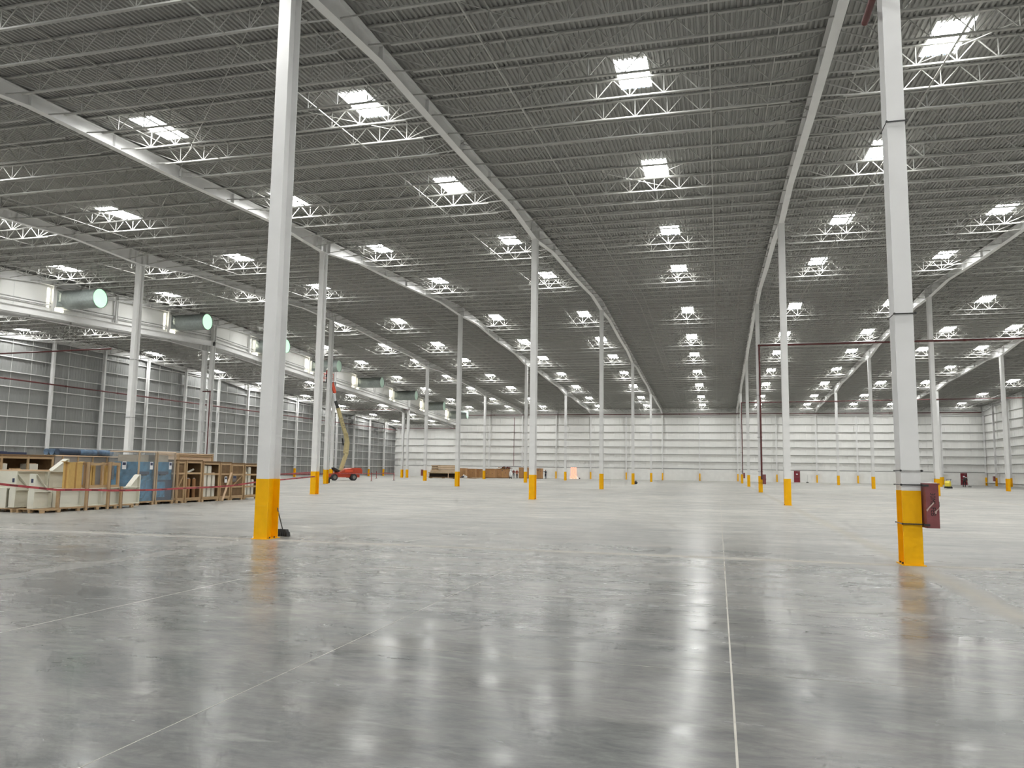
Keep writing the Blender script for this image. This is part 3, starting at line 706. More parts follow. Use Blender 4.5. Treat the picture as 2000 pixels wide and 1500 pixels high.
dk = thing('dark_sheet', (X3_-1.0, yat(-40, X3_-.5), Hc), 'dark sheet lying on the long brown crate', 'sheet'); plank('sheet_body', LABELN, dk, (-.4, 0, 0), (.5, yat(46, X3_-.5)-yat(-40, X3_-.5), .09)); plank('fold', LABELN, dk, (-.3, .2, .09), (.3, 1.2, .11))
# long low cased load with wrapped tubes on top
h0, h1 = yat(101, X3_-.1), yat(243, X3_-.1); zt = zat(170, 890, X3_)
lc = thing('flat_case', (X3_-.1, h0+.04, 0), 'long pale case under film carrying wrapped tubes', 'case')
pallet_parts(lc, -1.3, 0, 0, h1-h0-.1, .14)
plank('case_body', mat('film_grey', srgb(150, 142, 134), .35, var=.15, scale=3), lc, (-1.28, .02, .142), (-.03, h1-h0-.12, zt-.05)); plank('case_lid', PALE, lc, (-1.32, 0, zt-.05), (.02, h1-h0-.1, zt))
for f in (.1, .3, .5, .7, .9): plank('side_slat', WOOD, lc, (-.03, f*(h1-h0)-.03, zt-.45), (.004, f*(h1-h0)+.03, zt-.05))
ta, tb_ = yat(96, X3_-.6), yat(203, X3_-.6)
for k in range(3):
    wt = thing('wrapped_tube', (X3_-.35-.28*k, ta, zt+.135), ['front', 'middle', 'rear'][k]+' film wrapped blue grey tube on the long pale case', 'tube', 'wrapped tubes on the case')
    L_ = tb_-ta-.25*k
    MB().cyl((0, 0, 0), (0, L_*.33, 0), .13, 14).build('tube_section', BLUED if k == 0 else WRAPT, wt, smooth=True)
    MB().cyl((0, L_*.33, 0), (0, L_, 0), .132, 14).build('film_sleeve', WRAPT, wt, smooth=True)
    for f in (.33, .68): MB().cyl((0, L_*f, 0), (0, L_*f+.12, 0), .135, 14).build('binding', BLUED, wt, smooth=True)
# blue machines under film
def blue_machine(px0, px1, ptop, label, dark):
    X = -20.95*K; a, b = yat(px0, X), yat(px1, X)-.03; H = zat((px0+px1)/2, ptop, X); L = b-a; D = 1.5
    t = thing('wrapped_machine', (X, a, 0), label, 'machine', 'blue machines on pallets')
    pallet_parts(t, -D, 0, 0, L, .16)
    plank('lower_cabinet', BLUED if dark else BLUEM, t, (-D+.1, .06, .162), (-.10, L-.06, H*.46)); plank('upper_cabinet', BLUEM, t, (-D+.2, .08, H*.46), (-.14, L-.08, H*.80))
    plank('dark_recess', BLUED, t, (-.13, .1, H*.56), (-.09, L*.72, H*.62)); plank('front_panel', BLUEM, t, (-.10, .12, .3), (-.07, L*.55, H*.42))
    plank('handle_bar', BLACK, t, (-.09, L*.25, H*.545), (-.06, L*.55, H*.565))
    plank('head_block', mat('machine_cream', srgb(170, 158, 140), .5, var=.1), t, (-D+.3, .15, H*.80), (-.25, L-.2, H*.93))
    plank('cap_frame', PALE, t, (-D, 0, H-.05), (0, L, H))
    for y in (0, L-.06): plank('corner_post', WOOD, t, (-.05, y, .162), (0, y+.06, H-.05))
    MB().box2((-D, -.008, .162), (.008, L+.004, H+.006)).build('film_wrap', FILM, t)
    plank('label_sheet', LABELW, t, (.012, L*.62, H*.66), (.016, L*.62+.18, H*.80)); plank('label_print', LABELN, t, (.016, L*.62+.02, H*.735), (.018, L*.62+.16, H*.785))
    plank('label_sheet', LABELW, t, (-D*.55, -.014, H*.66), (-D*.55+.2, -.010, H*.80)); plank('label_print', LABELN, t, (-D*.55+.02, -.016, H*.735), (-D*.55+.18, -.014, H*.785))
    return t
blue_machine(268, 303, 881, 'blue machine under clear film beside the ivory upright', False)
blue_machine(304, 341, 882, 'blue machine under film with a white shipping label, right of its twin', True)
# crates continuing along the aisle
cr = [(344.5, 360.5, 898, 'closed crate with diagonal brace right beside the blue machines', True, False, 2),
      (361.5, 393, 898, 'open slatted crate holding brown rolls', False, True, 2),
      (394.5, 428, 901, 'open crate with tall white foam columns, third past the blue machines', False, True, 2),
      (428.5, 450, 902, 'closed crate with a white label and a plank leaning on it', False, False, 2),
      (450.5, 475, 904, 'closed crate with diagonal brace and dark label sheet', True, False, 2),
      (476, 503, 905, 'open crate with stacked white foam, half hidden by the near column', False, True, 2)]
CR = []
for a, b, tp, lab, br, op, npst in cr:
    y0_, y1_ = yat(a), yat(b)
    CR.append((board_crate((XF, y0_, 0), y1_-y0_-.02, 1.45, zat((a+b)/2, tp), 'pine framed '+lab, br, open_=op, nposts=npst), y0_, y1_, zat((a+b)/2, tp)))
_, a, b, H = CR[1]
for k in range(5):
    r_ = thing('brown_roll', (XF-.30-.22*(k % 2), a+.18+.20*k, .167), f'brown paper roll standing in the slatted crate, {ordn(k+1)} along', 'roll', 'rolls in the slatted crate')
    MB().cyl((0, 0, 0), (0, 0, H*.47), .085, 14).build('paper_roll', OSB if k % 2 else CARD, r_, smooth=True); MB().cyl((0, 0, H*.47), (0, 0, H*.47+.03), .04, 10).build('core', LABELW, r_)
r_ = thing('white_tube', (XF-.3, a+.35, H*.66), 'white tube lying slanted on the shelf of the slatted crate', 'tube'); MB().cyl((0, 0, .04), (0, .55, .22), .05, 10).build('tube_body', FOAM, r_, smooth=True); MB().cyl((0, -.03, .03), (0, .0, .04), .03, 8).build('tube_plug', BLACK, r_)
for ci, offs in ((2, ((.12, .30, .80), (.46, .30, .80), (.80, .24, .62))), (5, ((.10, .30, .66), (.45, .28, .80), (.78, .25, .45)))):
    _, a, b, H = CR[ci]; L = b-a
    for k, (f, wd, hh) in enumerate(offs):
        foam((XF-.42, a+f*L*.8+.06, .167), (.30, wd*L*.62, H*hh), f'tall white foam column {["near", "middle", "far"][k]} in the {"third" if ci == 2 else "last"} crate past the machines')
_, a, b, H = CR[3]
lp = thing('leaning_plank', (XF+.25, a-.1, 0), 'pine plank leaning slantwise against the labelled crate', 'plank')
MB().bar((0, 0, .02), (-.21, (b-a)+.05, H*.72), .03, .09, upv=(1, 0, 0)).build('board', PALE, lp); MB().bar((-.02, .02, .0), (-.02, .12, .02), .04, .03).build('foot_cleat', WOOD, lp)
plank('label_sheet', LABELW, CR[3][0], (.0, (b-a)*.4, H*.46), (.012, (b-a)*.4+.2, H*.62)); plank('label_print', LABELN, CR[3][0], (.012, (b-a)*.4+.03, H*.55), (.014, (b-a)*.4+.17, H*.60))
plank('label_sheet', mat('label_grey', srgb(120, 110, 105), .6, var=.05), CR[4][0], (.0, .12, H*.48), (.012, .42, H*.64)); plank('label_print', LABELN, CR[4][0], (.012, .15, H*.57), (.014, .38, H*.63))
Xp = XF-1.7
pc = board_crate((Xp, yat(345, Xp), 0), yat(413, Xp)-yat(345, Xp), 1.2, zat(380, 886, Xp), 'pale pine crate standing behind the slatted crate', False, body=PALE, rails=(.5, .8))

# ------------------------------------------------------------------ barrier tape and posts
def tape(pts, label, wd=.075):
    t = thing('barrier_tape', pts[0], label, 'barrier tape', 'red barrier tapes'); p0 = Vector(pts[0])
    for a, b in zip(pts, pts[1:]): MB().bar(Vector(a)-p0, Vector(b)-p0, .004, wd).build('tape_span', TAPER, t)
    for a, b in zip(pts, pts[1:]):
        d = Vector(b)-Vector(a)
        n = max(1, int(d.length/.9))
        for k in range(n):
            q = Vector(a)-p0+d*((k+.3)/n); MB().bar(q, q+d.normalized()*.32, .006, wd*.55).build('print_mark', mat('tape_print', srgb(96, 30, 36), .5, var=.1), t)
    return t
XT = -19.75*K
tp = [on_x(x, y, XT) for x, y in ((-40, 941), (0, 945.5), (60, 951.5), (112, 957), (160, 956.5), (220, 958), (300, 957), (350, 954))]
tp += [on_x(x, y, -20.3*K) for x, y in ((400, 952), (450, 949), (497, 942))]
L2 = (RX(-2)+.2, CY(1)-.04)
tape(tp+[Vector((RX(-2)+.18, CY(1)-.05, .98*K))], 'red barrier tape strung in front of the crates to a yellow column base')
def post(p, label, h=1.05):
    t = thing('barrier_post', (p.x, p.y, 0), label, 'post', 'red barrier posts')
    MB().cyl((0, 0, .03), (0, 0, h), .04, 10).build('pole', CLOTH['red'], t, smooth=True); MB().cyl((0, 0, 0), (0, 0, .04), .22, 16, .12).build('base', BLACK, t, smooth=True)
    MB().cyl((0, 0, h), (0, 0, h+.05), .05, 10).build('cap', BLACK, t); return Vector((p.x, p.y, h-.1))
P = [post(on_floor(536, 946), 'red barrier post by the left wall beyond the crates'), post(on_floor(725, 940), 'red barrier post just right of the boom lift'), post(on_floor(735, 934.5), 'thin far barrier post behind the one beside the lift'), post(on_floor(769, 938.5), 'orange red barrier post near the far left corner')]
tape([(RX(-2)-.17, CY(1)-.05, 1.2*K), P[0]], 'red tape from a column base back to the post at left')
tape([P[0]+Vector((-4, 7, 0)), P[0], P[1], P[3], P[3]+Vector((-6, 10, .0))], 'red tape strung between the posts round the boom lift')

# ------------------------------------------------------------------ people
def person(loc, rz, J, cls, label, hat=None):
    """J: joint overrides; body grown with a Skin modifier from one connected skeleton; faces the local -Y direction."""
    D = dict(pel=(0, 0, .93), spi=(0, 0, 1.10), che=(0, 0, 1.30), nec=(0, .01, 1.46), hed=(0, -.01, 1.58), top=(0, .0, 1.68), nos=(0, -.115, 1.57),
             shl=(-.18, 0, 1.38), ell=(-.24, .02, 1.12), wrl=(-.25, -.06, .90), shr=(.18, 0, 1.38), elr=(.24, .02, 1.12), wrr=(.25, -.06, .90),
             hil=(-.10, 0, .90), knl=(-.11, -.02, .50), anl=(-.11, .03, .09), tol=(-.12, -.14, .04), hir=(.10, 0, .90), knr=(.11, -.02, .50), anr=(.11, .03, .09), tor=(.12, -.14, .04))
    D.update(J)
    rad = dict(pel=.125, spi=.115, che=.135, nec=.055, hed=.095, top=.07, nos=.014, shl=.065, shr=.065, ell=.045, elr=.045, wrl=.03, wrr=.03, hil=.095, hir=.095, knl=.062, knr=.062, anl=.045, anr=.045, tol=.04, tor=.04)
    ed = [('pel', 'spi', 0), ('spi', 'che', 0), ('che', 'nec', 0), ('nec', 'hed', 2), ('hed', 'top', 2), ('hed', 'nos', 2), ('che', 'shl', 0), ('shl', 'ell', 0), ('ell', 'wrl', 0), ('che', 'shr', 0), ('shr', 'elr', 0), ('elr', 'wrr', 0),
          ('pel', 'hil', 1), ('hil', 'knl', 1), ('knl', 'anl', 1), ('anl', 'tol', 3), ('pel', 'hir', 1), ('hir', 'knr', 1), ('knr', 'anr', 1), ('anr', 'tor', 3)]
    for s, wr, el in (('l', 'wrl', 'ell'), ('r', 'wrr', 'elr')):
        d = (Vector(D[wr])-Vector(D[el])).normalized(); side = d.cross(Vector((0, -1, .2))).normalized(); pal = Vector(D[wr])+d*.08
        D['pa'+s] = pal; rad['pa'+s] = .030; ed.append((wr, 'pa'+s, 2))
        for k, (o, l) in enumerate(((-.033, .075), (-.011, .09), (.011, .085), (.033, .07))):
            D[f'f{k}{s}'] = pal+side*o+d*.045; D[f'g{k}{s}'] = pal+side*(o*1.15)+d*(.03+l)+Vector((0, -.02, 0)); rad[f'f{k}{s}'] = rad[f'g{k}{s}'] = .009
            ed += [('pa'+s, f'f{k}{s}', 2), (f'f{k}{s}', f'g{k}{s}', 2)]
        th = pal-d*.03; D['t'+s] = th+side*.055+Vector((0, -.02, 0)); D['u'+s] = th+side*.07+d*.05+Vector((0, -.03, 0)); rad['t'+s] = rad['u'+s] = .010; ed += [('pa'+s, 't'+s, 2), ('t'+s, 'u'+s, 2)]
    names = list(D); idx = {n: k for k, n in enumerate(names)}
    me = bpy.data.meshes.new('person_body'); me.from_pydata([tuple(D[n]) for n in names], [(idx[a], idx[b]) for a, b, _ in ed], [])
    o = bpy.data.objects.new('tmp', me); C.objects.link(o)
    o.modifiers.new('s', 'SKIN'); sv = me.skin_vertices[0].data
    for n in names: q_ = 1.3 if n in ('pel', 'spi', 'che', 'shl', 'shr', 'ell', 'elr', 'wrl', 'wrr', 'hil', 'hir', 'knl', 'knr', 'anl', 'anr') else 1.08; sv[idx[n]].radius = (rad[n]*q_, rad[n]*q_*(.8 if n in ('spi', 'che', 'pel') else 1)); sv[idx[n]].use_root = (n == 'pel')
    sd = o.modifiers.new('u', 'SUBSURF'); sd.levels = 1; sd.render_levels = 1
    bm_ = bpy.data.meshes.new_from_object(o.evaluated_get(bpy.context.evaluated_depsgraph_get())); bpy.data.objects.remove(o)
    bm_.materials.clear()
    for m in (cls[0], cls[1], SKIN, BLACK): bm_.materials.append(m)
    segs = [(Vector(D[a]), Vector(D[b]), c) for a, b, c in ed]
    for p in bm_.polygons:
        best, bc = 9, 0
        for a, b, c in segs:
            ab = b-a; t = max(0, min(1, (p.center-a).dot(ab)/ab.length_squared)); dd = (a+ab*t-p.center).length
            if dd < best: best, bc = dd, c
        p.material_index = bc; p.use_smooth = True
    root = thing('person', loc, label, 'person', None, rz); obj('body', bm_, root)
    h = Vector(D['hed']); t_ = (Vector(D['top'])-h).normalized()
    if hat:
        c = h+t_*.05; MB().ball(c, (.115, .13, .085), 14, 8).cyl(c-t_*.005, c+t_*.006, .145, 16).build('hard_hat', hat, root, smooth=True)
    else: MB().ball(h+t_*.05+Vector((0, .02, 0)), (.095, .10, .07), 12, 8).build('hair', BLACK, root, smooth=True)
    for s in (-1, 1): MB().ball(h+Vector((s*.035, -.088, .0)), (.012, .01, .01), 8, 5).build('eye', BLACK, root)
    return root
hatw = mat('hat_white', (.8, .8, .78), .4, var=.02)
p1 = on_floor(1065.5, 935.3); person((p1.x, p1.y, 0), -.5, dict(ell=(-.34, -.02, 1.34), wrl=(-.60, -.05, 1.40), elr=(.24, -.03, 1.13), wrr=(.16, -.18, 1.0)), (CLOTH['navy'], CLOTH['navy']), 'person in dark clothes reaching one arm to the last cardboard box')
p1 = on_floor(1003, 934); person((p1.x, p1.y, 0), .3, dict(ell=(-.25, -.08, 1.14), wrl=(-.10, -.22, 1.12), elr=(.25, -.08, 1.14), wrr=(.10, -.22, 1.10)), (CLOTH['maroon'], CLOTH['grey']), 'person in maroon top and white helmet beside the cardboard boxes', hatw)
p1 = on_floor(1009.5, 934.5); person((p1.x, p1.y, 0), .1, dict(ell=(-.30, 0, 1.14), wrl=(-.16, -.12, .98), elr=(.30, 0, 1.14), wrr=(.16, -.12, .98)), (CLOTH['rust'], CLOTH['dark']), 'person in rust red jacket and tan helmet, hands at the waist', mat('hat_tan', srgb(205, 170, 140), .4, var=.02))
p1 = on_floor(1884, 951.5)
person((p1.x, p1.y, 0), 2.4, dict(spi=(0, -.06, 1.08), che=(0, -.24, 1.22), nec=(0, -.38, 1.32), hed=(0, -.47, 1.36), top=(0, -.55, 1.43), nos=(0, -.56, 1.29), shl=(-.18, -.30, 1.28), shr=(.18, -.30, 1.28), ell=(-.22, -.44, 1.05), wrl=(-.10, -.60, .98), elr=(.24, -.36, 1.02), wrr=(.10, -.56, .84), knl=(-.13, -.10, .50), knr=(.12, .04, .50), anr=(.12, .14, .09), tor=(.13, -.03, .04)), (CLOTH['dark'], CLOTH['dark']), 'person bent over a long broom in front of the right red door', hatw)
br = thing('push_broom', (p1.x, p1.y, 0), 'long handled broom held by the bent worker at right', 'broom')
dv = Vector((math.sin(2.4), -math.cos(2.4), 0)); hnd = dv*.62
MB().cyl(dv*.50+Vector((0, 0, 1.08)), dv*1.45+Vector((0, 0, .10)), .014, 8).build('handle', HUB, br)
MB().bar(dv*1.45+Vector((-.25*dv.y, .25*dv.x, .05)), dv*1.45+Vector((.25*dv.y, -.25*dv.x, .05)), .07, .09).build('bristle_head', BLACK, br)

# ------------------------------------------------------------------ small tools on the floor
def broom(p, q, label, h=1.35, rz=0):
    t = thing('broom', (p.x, p.y, 0), label, 'broom', 'brooms left on the floor'); q = Vector(q)
    MB().cyl((0, 0, .16), q, .013, 8).build('handle', mat('broom_stick', srgb(96, 96, 92), .5, var=.1), t, smooth=True)
    hd = MB(); hd.prism([(-.17, -.05, .10), (.17, -.05, .10), (.13, -.04, .17), (-.12, -.04, .17)], (0, .10, 0)); hd.build('head_block', BLACK, t, rz=rz)
    bs = MB()
    for k in range(13):
        x = -.17+.34*k/12; bs.bar((x, 0, .11), (x*1.22, (.012 if k % 2 else -.012), .0), .034, .11, cap=True, upv=(0, 1, 0))
    bs.build('bristles', BLACK, t, rz=rz); return t
pb = on_floor(551.5, 1047); ph = on_y(541, 990, pb.y-.12)
broom(pb, (RX(-1)+.19-pb.x, CY(0)+.40-pb.y, ph.z), 'black broom leaning on the nearest left column', rz=-.25)
pb = on_floor(1577, 943); broom(pb, (.12, .5, 1.35), 'small broom leaning on the back wall beside the red door')
def bucket(p, label):
    t = thing('bucket', (p.x, p.y, 0), label, 'bucket', 'black buckets by the columns')
    MB().cyl((0, 0, 0), (0, 0, .30), .13, 14, .16).build('pail', BLACK, t, smooth=True); MB().cyl((0, 0, .30), (0, 0, .315), .17, 14).build('rim', BLACK, t)
    MB().tube([(-.165, 0, .3), (-.12, 0, .40), (0, 0, .44), (.12, 0, .40), (.165, 0, .3)], .008, 6).build('handle', BLACK, t); return t
bucket(on_floor(641.5, 943.5), 'black bucket beside a column base left of the boom lift')
b2 = on_floor(1241, 945.5)
rb = thing('rubbish_bag', (b2.x, b2.y, 0), 'black rubbish bag slumped beside a far column base', 'bag')
MB().ball((0, 0, .17), (.30, .24, .19), 14, 9).build('bag_body', BLACK, rb, smooth=True); MB().cyl((.05, 0, .33), (.1, 0, .44), .05, 8, .09).build('bag_neck', BLACK, rb)
for px, py, lab in ((1450, 941, 'small dark tin by the wall column behind the middle row'), (1132, 935.5, 'small dark tin beside the glowing doorway')):
    p = on_floor(px, py); t = thing('tin_can', (p.x, p.y, 0), lab, 'tin'); MB().cyl((0, 0, 0), (0, 0, .22), .11, 12).build('can_body', STRAPB, t, smooth=True); MB().cyl((0, 0, .22), (0, 0, .235), .115, 12).build('can_lid', HUB, t)
for px, py, lab, rx_ in ((780, 937.6, 'white sheet put in for a bright light spot near the barrier post', 1.3), (846, 936.8, 'white sheet put in for a bright light spot before the lumber', 1.0)):
    p = on_floor(px, py); t = tag(MB().prism([(-rx_, -.35, .004), (-rx_*.4, -.6, .004), (rx_*.9, -.4, .004), (rx_, .3, .004), (.1, .6, .004), (-rx_*.8, .4, .004)], (0, 0, .012)).build('plastic_and_light_spot', PLAST, None, (p.x, p.y, 0)), lab, 'sheet')  # flat white shapes added to imitate spots of light on the floor
# yellow scrubber
p = on_floor(1852, 954)
t = thing('floor_scrubber', (p.x, p.y, 0), 'yellow and black floor scrubber standing right of a column', 'floor machine', None, 2.6)
MB().prism([(-.28, -.30, .25), (-.28, .35, .25), (-.28, .38, .72), (-.28, .15, 1.0), (-.28, -.22, .95), (-.28, -.32, .6)], (.56, 0, 0)).build('tank', MYEL, t)
MB().box2((-.33, -.55, .06), (.33, .42, .26)).build('chassis', BLACK, t); MB().box2((-.36, -.62, .0), (.36, -.5, .12)).build('squeegee', BLACK, t)
MB().box2((-.2, -.345, .3), (.2, -.30, .9)).build('recess_panel', BLACK, t)
MB().tube([(-.24, -.1, .9), (-.26, -.42, 1.18), (.26, -.42, 1.18), (.24, -.1, .9)], .025, 8).build('handle', BLACK, t)
for s in (-1, 1): MB().cyl((s*.30, .25, .12), (s*.36, .25, .12), .12, 14).build('wheel', TYRE, t)

# ------------------------------------------------------------------ lumber and cardboard at the back
def lumber(px0, px1, py0, py1, Y, D, label, n, m, bed=False):
    a, b = on_y(px0, py1, Y), on_y(px1, py0, Y); L = b.x-a.x; z0, z1 = max(0, on_y((px0+px1)/2, py1, Y).z), on_y((px0+px1)/2, py0, Y).z
    t = thing('lumber_bundle', (a.x, Y, z0), label, 'lumber', 'lumber bundles at the back'); h = z1-z0
    nl = max(1, int(h/.14))
    for l in range(nl):
        for k in range(n): plank('board', m if (l+k) % 2 else WOOD, t, (random.uniform(0, .12), k*D/n+.01, l*h/nl+.012), (L-random.uniform(0, .12), (k+1)*D/n-.01, (l+1)*h/nl-.004))
    for f in (.15, .5, .85): plank('bearer', OSB, t, (f*L-.06, .02, 0), (f*L+.06, D-.02, .012))
    return t
YL = 113.5*K
crt = thing('long_crate', (on_y(836, 930, YL).x, YL, 0), 'long dark open sided crate under the lumber bundles', 'crate')
Lc = on_y(890, 930, YL).x-on_y(836, 930, YL).x; hcz = on_y(860, 922.5, YL).z
for z in (.0, hcz-.26): plank('side_board', WOOD if z else OSB, crt, (0, 0, z+.08), (Lc, .05, z+.26)); plank('side_board', WOOD, crt, (0, 1.15, z+.08), (Lc, 1.2, z+.26))
plank('top_deck', WOOD, crt, (0, .05, hcz-.05), (Lc, 1.15, hcz)); plank('bottom_deck', OSB, crt, (0, .05, .08), (Lc, 1.15, .13)); plank('back_panel', mat('dark_board', srgb(48, 34, 26), .8, var=.2), crt, (0, .6, .13), (Lc, .63, hcz-.06))
for f in (0, .72, .97): plank('post', PALE, crt, (f*Lc, -.02, .08), (f*Lc+.12, .05, hcz-.05))
for f in (.05, .5, .9): plank('skid', OSB, crt, (f*Lc, 0, 0), (f*Lc+.12, 1.2, .08))
lumber(840, 888, 917.5, 922.3, YL, 1.0, 'lowest lumber bundle on the long dark crate', 5, PALE)
lumber(842, 853.5, 908.5, 917.3, YL, 1.0, 'short dark ended lumber bundle on top at left', 5, OSB)
lumber(854, 889, 908.5, 917.3, YL, 1.0, 'upper pale lumber bundle on top at right', 5, PALE)
def pallet_box(px0, px1, ptop, pbase, D, label, m=CARD, holes=0, lid=False):
    p = on_floor((px0+px1)/2, pbase); Y = p.y; x0 = on_y(px0, pbase, Y).x; x1 = on_y(px1, pbase, Y).x; H = on_y((px0+px1)/2, ptop, Y).z
    t = thing('cardboard_box', (x0, Y, 0), label, 'box', 'large cardboard boxes at the back'); L = x1-x0-.24
    plank('skid', OSB, t, (0.02, .02, 0), (L-.02, D-.02, .10)); plank('carton_body', m, t, (0, 0, .10), (L, D, H))
    for y in (0, D): MB().bar((L/2, y, H), (L/2, y+(.16 if y else -.10), H+.10), .01, L, upv=(1, 0, 0)).build('flap', m, t)
    for k in range(holes):
        x = L*(k+random.uniform(.35, .8))/(holes+.2); z = H*random.uniform(.45, .86); a_, b_ = random.uniform(.05, .16), random.uniform(.03, .08); MB().prism([(x-a_, -.008, z-b_), (x+a_*.9, -.008, z-b_*.6), (x+a_*.6, -.008, z+b_), (x-a_*.4, -.008, z+b_*.8)], (0, .007, 0)).build('torn_hole', LABELN, t)
    plank('corner_strip', CARDT, t, (L*.52, -.006, .1), (L*.54, 0, H))
    return t
pallet_box(892, 911, 915.5, 933.5, 1.2, 'cardboard box right of the wide yellow column by the lumber', CARD, 1)
pallet_box(911.5, 930, 916.5, 933.5, 1.2, 'cardboard box second from the lumber, with loose planks in front', CARD, 2)
pallet_box(930.5, 944, 917, 933.6, 1.2, 'cardboard box left of the thin column at the back', CARD, 1)
pallet_box(946.5, 969, 916.5, 933.8, 1.3, 'wide cardboard box right of the thin column with a pale round mark', CARD, 2)
pallet_box(969.5, 994.5, 916.5, 933.9, 1.3, 'wide cardboard box carrying a heap of scrap', CARD, 3)
pallet_box(1013, 1023.5, 914, 934.2, 1.2, 'taller cardboard box behind the two helmeted people', CARD, 1)
pallet_box(1026, 1033, 914, 934.4, 1.2, 'narrow cardboard box seen between two columns', CARD, 0)
pallet_box(1047, 1060.5, 916, 935, 1.2, 'last cardboard box touched by the dark clothed person', CARD, 2)
p = on_floor(985, 933.9); zt_ = on_y(985, 916.3, p.y).z
hp = thing('scrap_heap', (p.x, p.y+.5, zt_), 'dark heap of scrap and red cloth on a wide cardboard box', 'heap')
for k in range(26):
    a = random.uniform(-1.0, 1.0); MB().bar((a, random.uniform(-.2, .4), (.04+.012*k)), (a+random.uniform(-.6, .6), random.uniform(-.2, .4), random.uniform(.05, .45)), .20, .10).build('scrap_piece', [OSB, CLOTH['maroon'], BLACK, CARD][k % 4], hp)
p = on_floor(907, 934.6)
bg = thing('plastic_heap', (p.x, p.y, 0), 'crumpled white plastic heap in front of the cardboard boxes', 'plastic')
for k in range(9): MB().ball((random.uniform(-.45, .45), random.uniform(-.2, .2), .2+random.uniform(0, .7)*(1-abs(k-4)/5)), (random.uniform(.14, .3), .2, random.uniform(.12, .24)), 9, 6).build('plastic_fold', PLAST if k % 4 else LABELN, bg)
p = on_floor(930, 934.8)
for k in range(4):
    q = thing('loose_plank', (p.x+.4*k-.8, p.y-.1*k, .0), ['lowest', 'second', 'third', 'topmost'][k]+' loose pine plank lying before the cardboard boxes', 'plank', 'loose planks at the back'); rz = .25*k-.3
    MB().bar((-1.0*math.cos(rz), -1.0*math.sin(rz), .03+.055*k), (1.0*math.cos(rz), 1.0*math.sin(rz), .03+.055*k), .14, .05).build('board', PALE, q); MB().bar((-.2, 0, .01+.05*k), (-.1, 0, .01+.05*k), .1, .02).build('nail_strip', WOOD, q)

p = on_floor(997, 935)
t = thing('white_sack', (p.x, p.y, 0), 'white sack on a small dark hand truck beside the helmeted people', 'sack')
MB().ball((0, 0, .85), (.27, .22, .55), 12, 9).build('sack_body', PLAST, t, smooth=True); MB().box2((-.2, -.2, .14), (.2, .15, .30)).build('toe_plate', STRAPB, t)
for sx in (-.18, .18):
    MB().cyl((sx, .2, .2), (sx*.8, .3, 1.75), .02, 8).build('rail', BLACK, t); MB().cyl((sx-.03, .12, .13), (sx+.03, .12, .13), .13, 12).build('wheel', BLACK, t)

# ------------------------------------------------------------------ boom lift
A, B = on_floor(652.5, 938.6), on_floor(707, 938.6)
WD = 1.9
u = (B-A).normalized(); nrm = Vector((-u.y, u.x, 0)); Lft = (B-A).length
def bp(px, py):                              # point of the lift's own vertical plane
    q = on_plane(px, py, A, nrm)-A; return (q.dot(u), 0, q.z)
def bpc(px, py):
    q = on_plane(px, py, A+nrm*WD/2, nrm)-A; return (q.dot(u), WD/2, q.z)
lift = thing('boom_lift', (A.x, A.y, 0), 'orange red boom lift with a cream boom raised to the clerestory', 'boom lift', None, math.atan2(u.y, u.x))
WD = 1.9
def wheel(x, y, r):
    w_ = MB().cyl((x, y, r), (x, y+.32, r), r, 22).build('wheel', TYRE, lift, smooth=True)
    for yy in (y-.012, y+.32): MB().cyl((x, yy, r), (x, yy+.012, r), r*.55, 16).build('hub', HUB, w_, smooth=True)
xw0, xw1, xw2 = bp(652.6, 933)[0]+.05, bp(691, 933)[0], bp(703, 933)[0]
for x, y, r in ((xw0, -.1, .42), (xw1, -.1, .42), (xw0+.1, WD-.25, .42), (xw2, WD-.25, .42)): wheel(x, y, r)
MB().box2((xw0-.15, .25, .40), (xw2+.1, WD-.35, .80)).build('chassis', LIFTR, lift)
for x in (xw0, xw1): MB().box2((x-.10, .15, .32), (x+.10, WD-.2, .52)).build('axle', BLACK, lift)
q = [bp(x, y) for x, y in ((662, 924), (671, 919.5), (680, 916), (692, 914), (706, 914), (709, 918), (709, 925), (664, 927))]
hd = MB().prism([(a[0], .15, a[2]) for a in q], (0, 1.45, 0)).build('engine_hood', LIFTR, lift)
MB().box2((bp(675, 920)[0], .135, bp(690, 922)[2]), (bp(690, 920)[0], .148, bp(690, 917.5)[2])).build('side_panel', ORANGE, lift)
MB().cyl((bp(682, 926)[0], WD/2, .8), (bp(682, 926)[0], WD/2, .95), .6, 20).build('turntable', BLACK, lift)
q = [bp(x, y) for x, y in ((657.5, 913), (660, 914), (672, 921), (678, 925), (668, 925), (658, 917))]
MB().prism([(a[0], .6, a[2]) for a in q], (0, .7, 0)).build('boom_bracket', BLACK, lift)
def arm(name, pts, w0, m, wy=.30):
    P_ = [Vector(bpc(*a)) for a in pts]
    mb = MB()
    for a, b in zip(P_, P_[1:]): mb.bar(a, b, wy, w0, upv=(0, 1, 0)) if False else mb.bar(a, b, w0, wy, upv=(0, 1, 0))
    return mb.build(name, m, lift), P_
arm('lower_boom', [(664, 921), (677, 884)], .46, LIFTC)
arm('knuckle', [(675, 886), (678, 862)], .62, LIFTC)
arm('upright_link', [(678, 864), (675, 846)], .50, LIFTC)
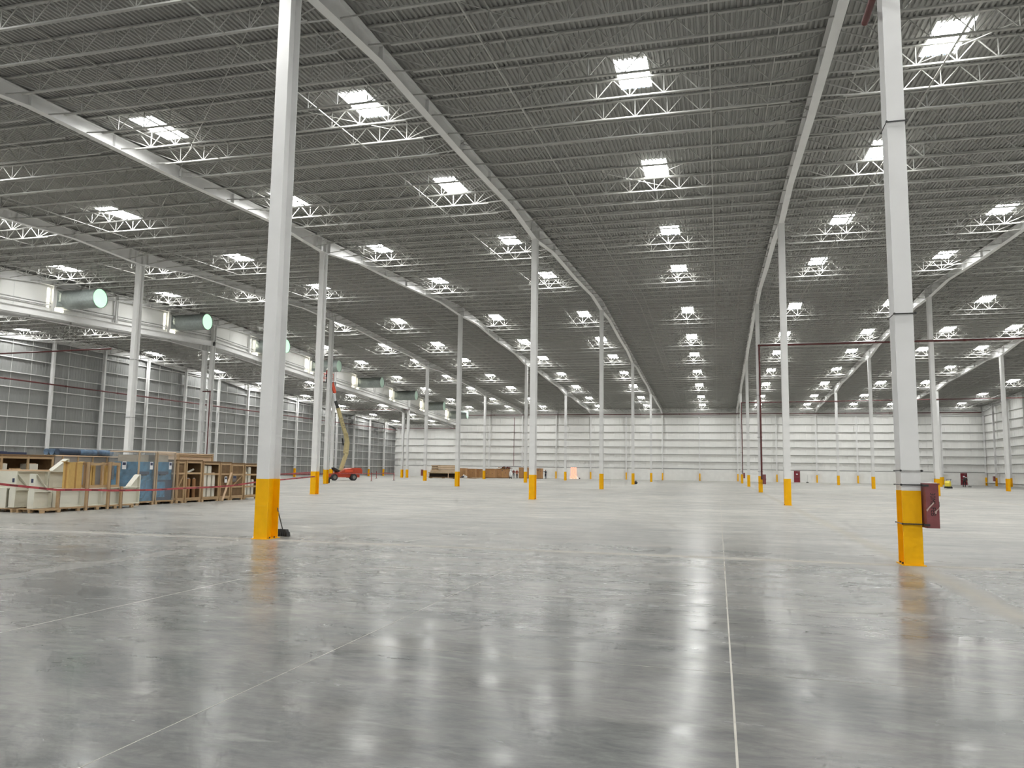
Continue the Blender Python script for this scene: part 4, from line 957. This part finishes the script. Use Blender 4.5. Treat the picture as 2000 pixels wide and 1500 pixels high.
arm('cylinder', [(670.5, 870), (668.5, 856)], .12, BLACK, .14)
ub, P_ = arm('upper_boom', [(677, 856), (660, 797)], .40, LIFTC)
arm('inner_boom', [(660.5, 799), (655, 783)], .30, STRAPB, .24)
arm('fly_boom', [(655, 784), (652, 768)], .24, LABELW, .20)
arm('jib', [(654, 768), (648.5, 747)], .36, ORANGE, .26)
bt = text_mesh('JLG LIFT', .42, BLACK, 'boom_lettering')
dv = (P_[0]-P_[1]).normalized(); mid = (P_[0]+P_[1])/2+Vector((0, -.155, 0))
lo = obj('boom_lettering', bt, lift, mid); lo.matrix_local = Matrix.Translation(mid) @ Matrix((dv, Vector((0, -1, 0)).cross(dv).normalized(), Vector((0, -1, 0)))).transposed().to_4x4(); lo['label'] = 'black lettering along the cream boom'
ba, bb = Vector(bpc(647, 748)), Vector(bpc(629, 746))
bx0, bx1, bz = bb.x, ba.x, min(ba.z, bb.z)
MB().box2((bx0, WD/2-.5, bz), (bx1, WD/2+.5, bz+.06)).build('platform', STRAPB, lift)
for x in (bx0, bx1):
    for y in (-.48, .48): MB().cyl((x, WD/2+y, bz), (x, WD/2+y, bz+1.1), .025, 8).build('basket_post', ORANGE, lift)
for z in (.55, 1.1):
    for y in (-.48, .48): MB().cyl((bx0, WD/2+y, bz+z), (bx1, WD/2+y, bz+z), .022, 8).build('basket_rail', ORANGE, lift)
    for x in (bx0, bx1): MB().cyl((x, WD/2-.48, bz+z), (x, WD/2+.48, bz+z), .022, 8).build('basket_rail', ORANGE, lift)
pw = lift.matrix_basis @ Vector(((bx0+bx1)/2, WD/2, bz+.06)); cs_, sn_ = u.x, u.y
xx, yy = (bx0+bx1)/2, WD/2
person((A.x+xx*u.x-yy*u.y, A.y+xx*u.y+yy*u.x, bz+.062), 2.2, dict(ell=(-.24, -.12, 1.18), wrl=(-.14, -.34, 1.20), elr=(.24, -.12, 1.18), wrr=(.14, -.34, 1.20)), (CLOTH['red'], CLOTH['dark']), 'person in red working from the raised lift basket', hatw)
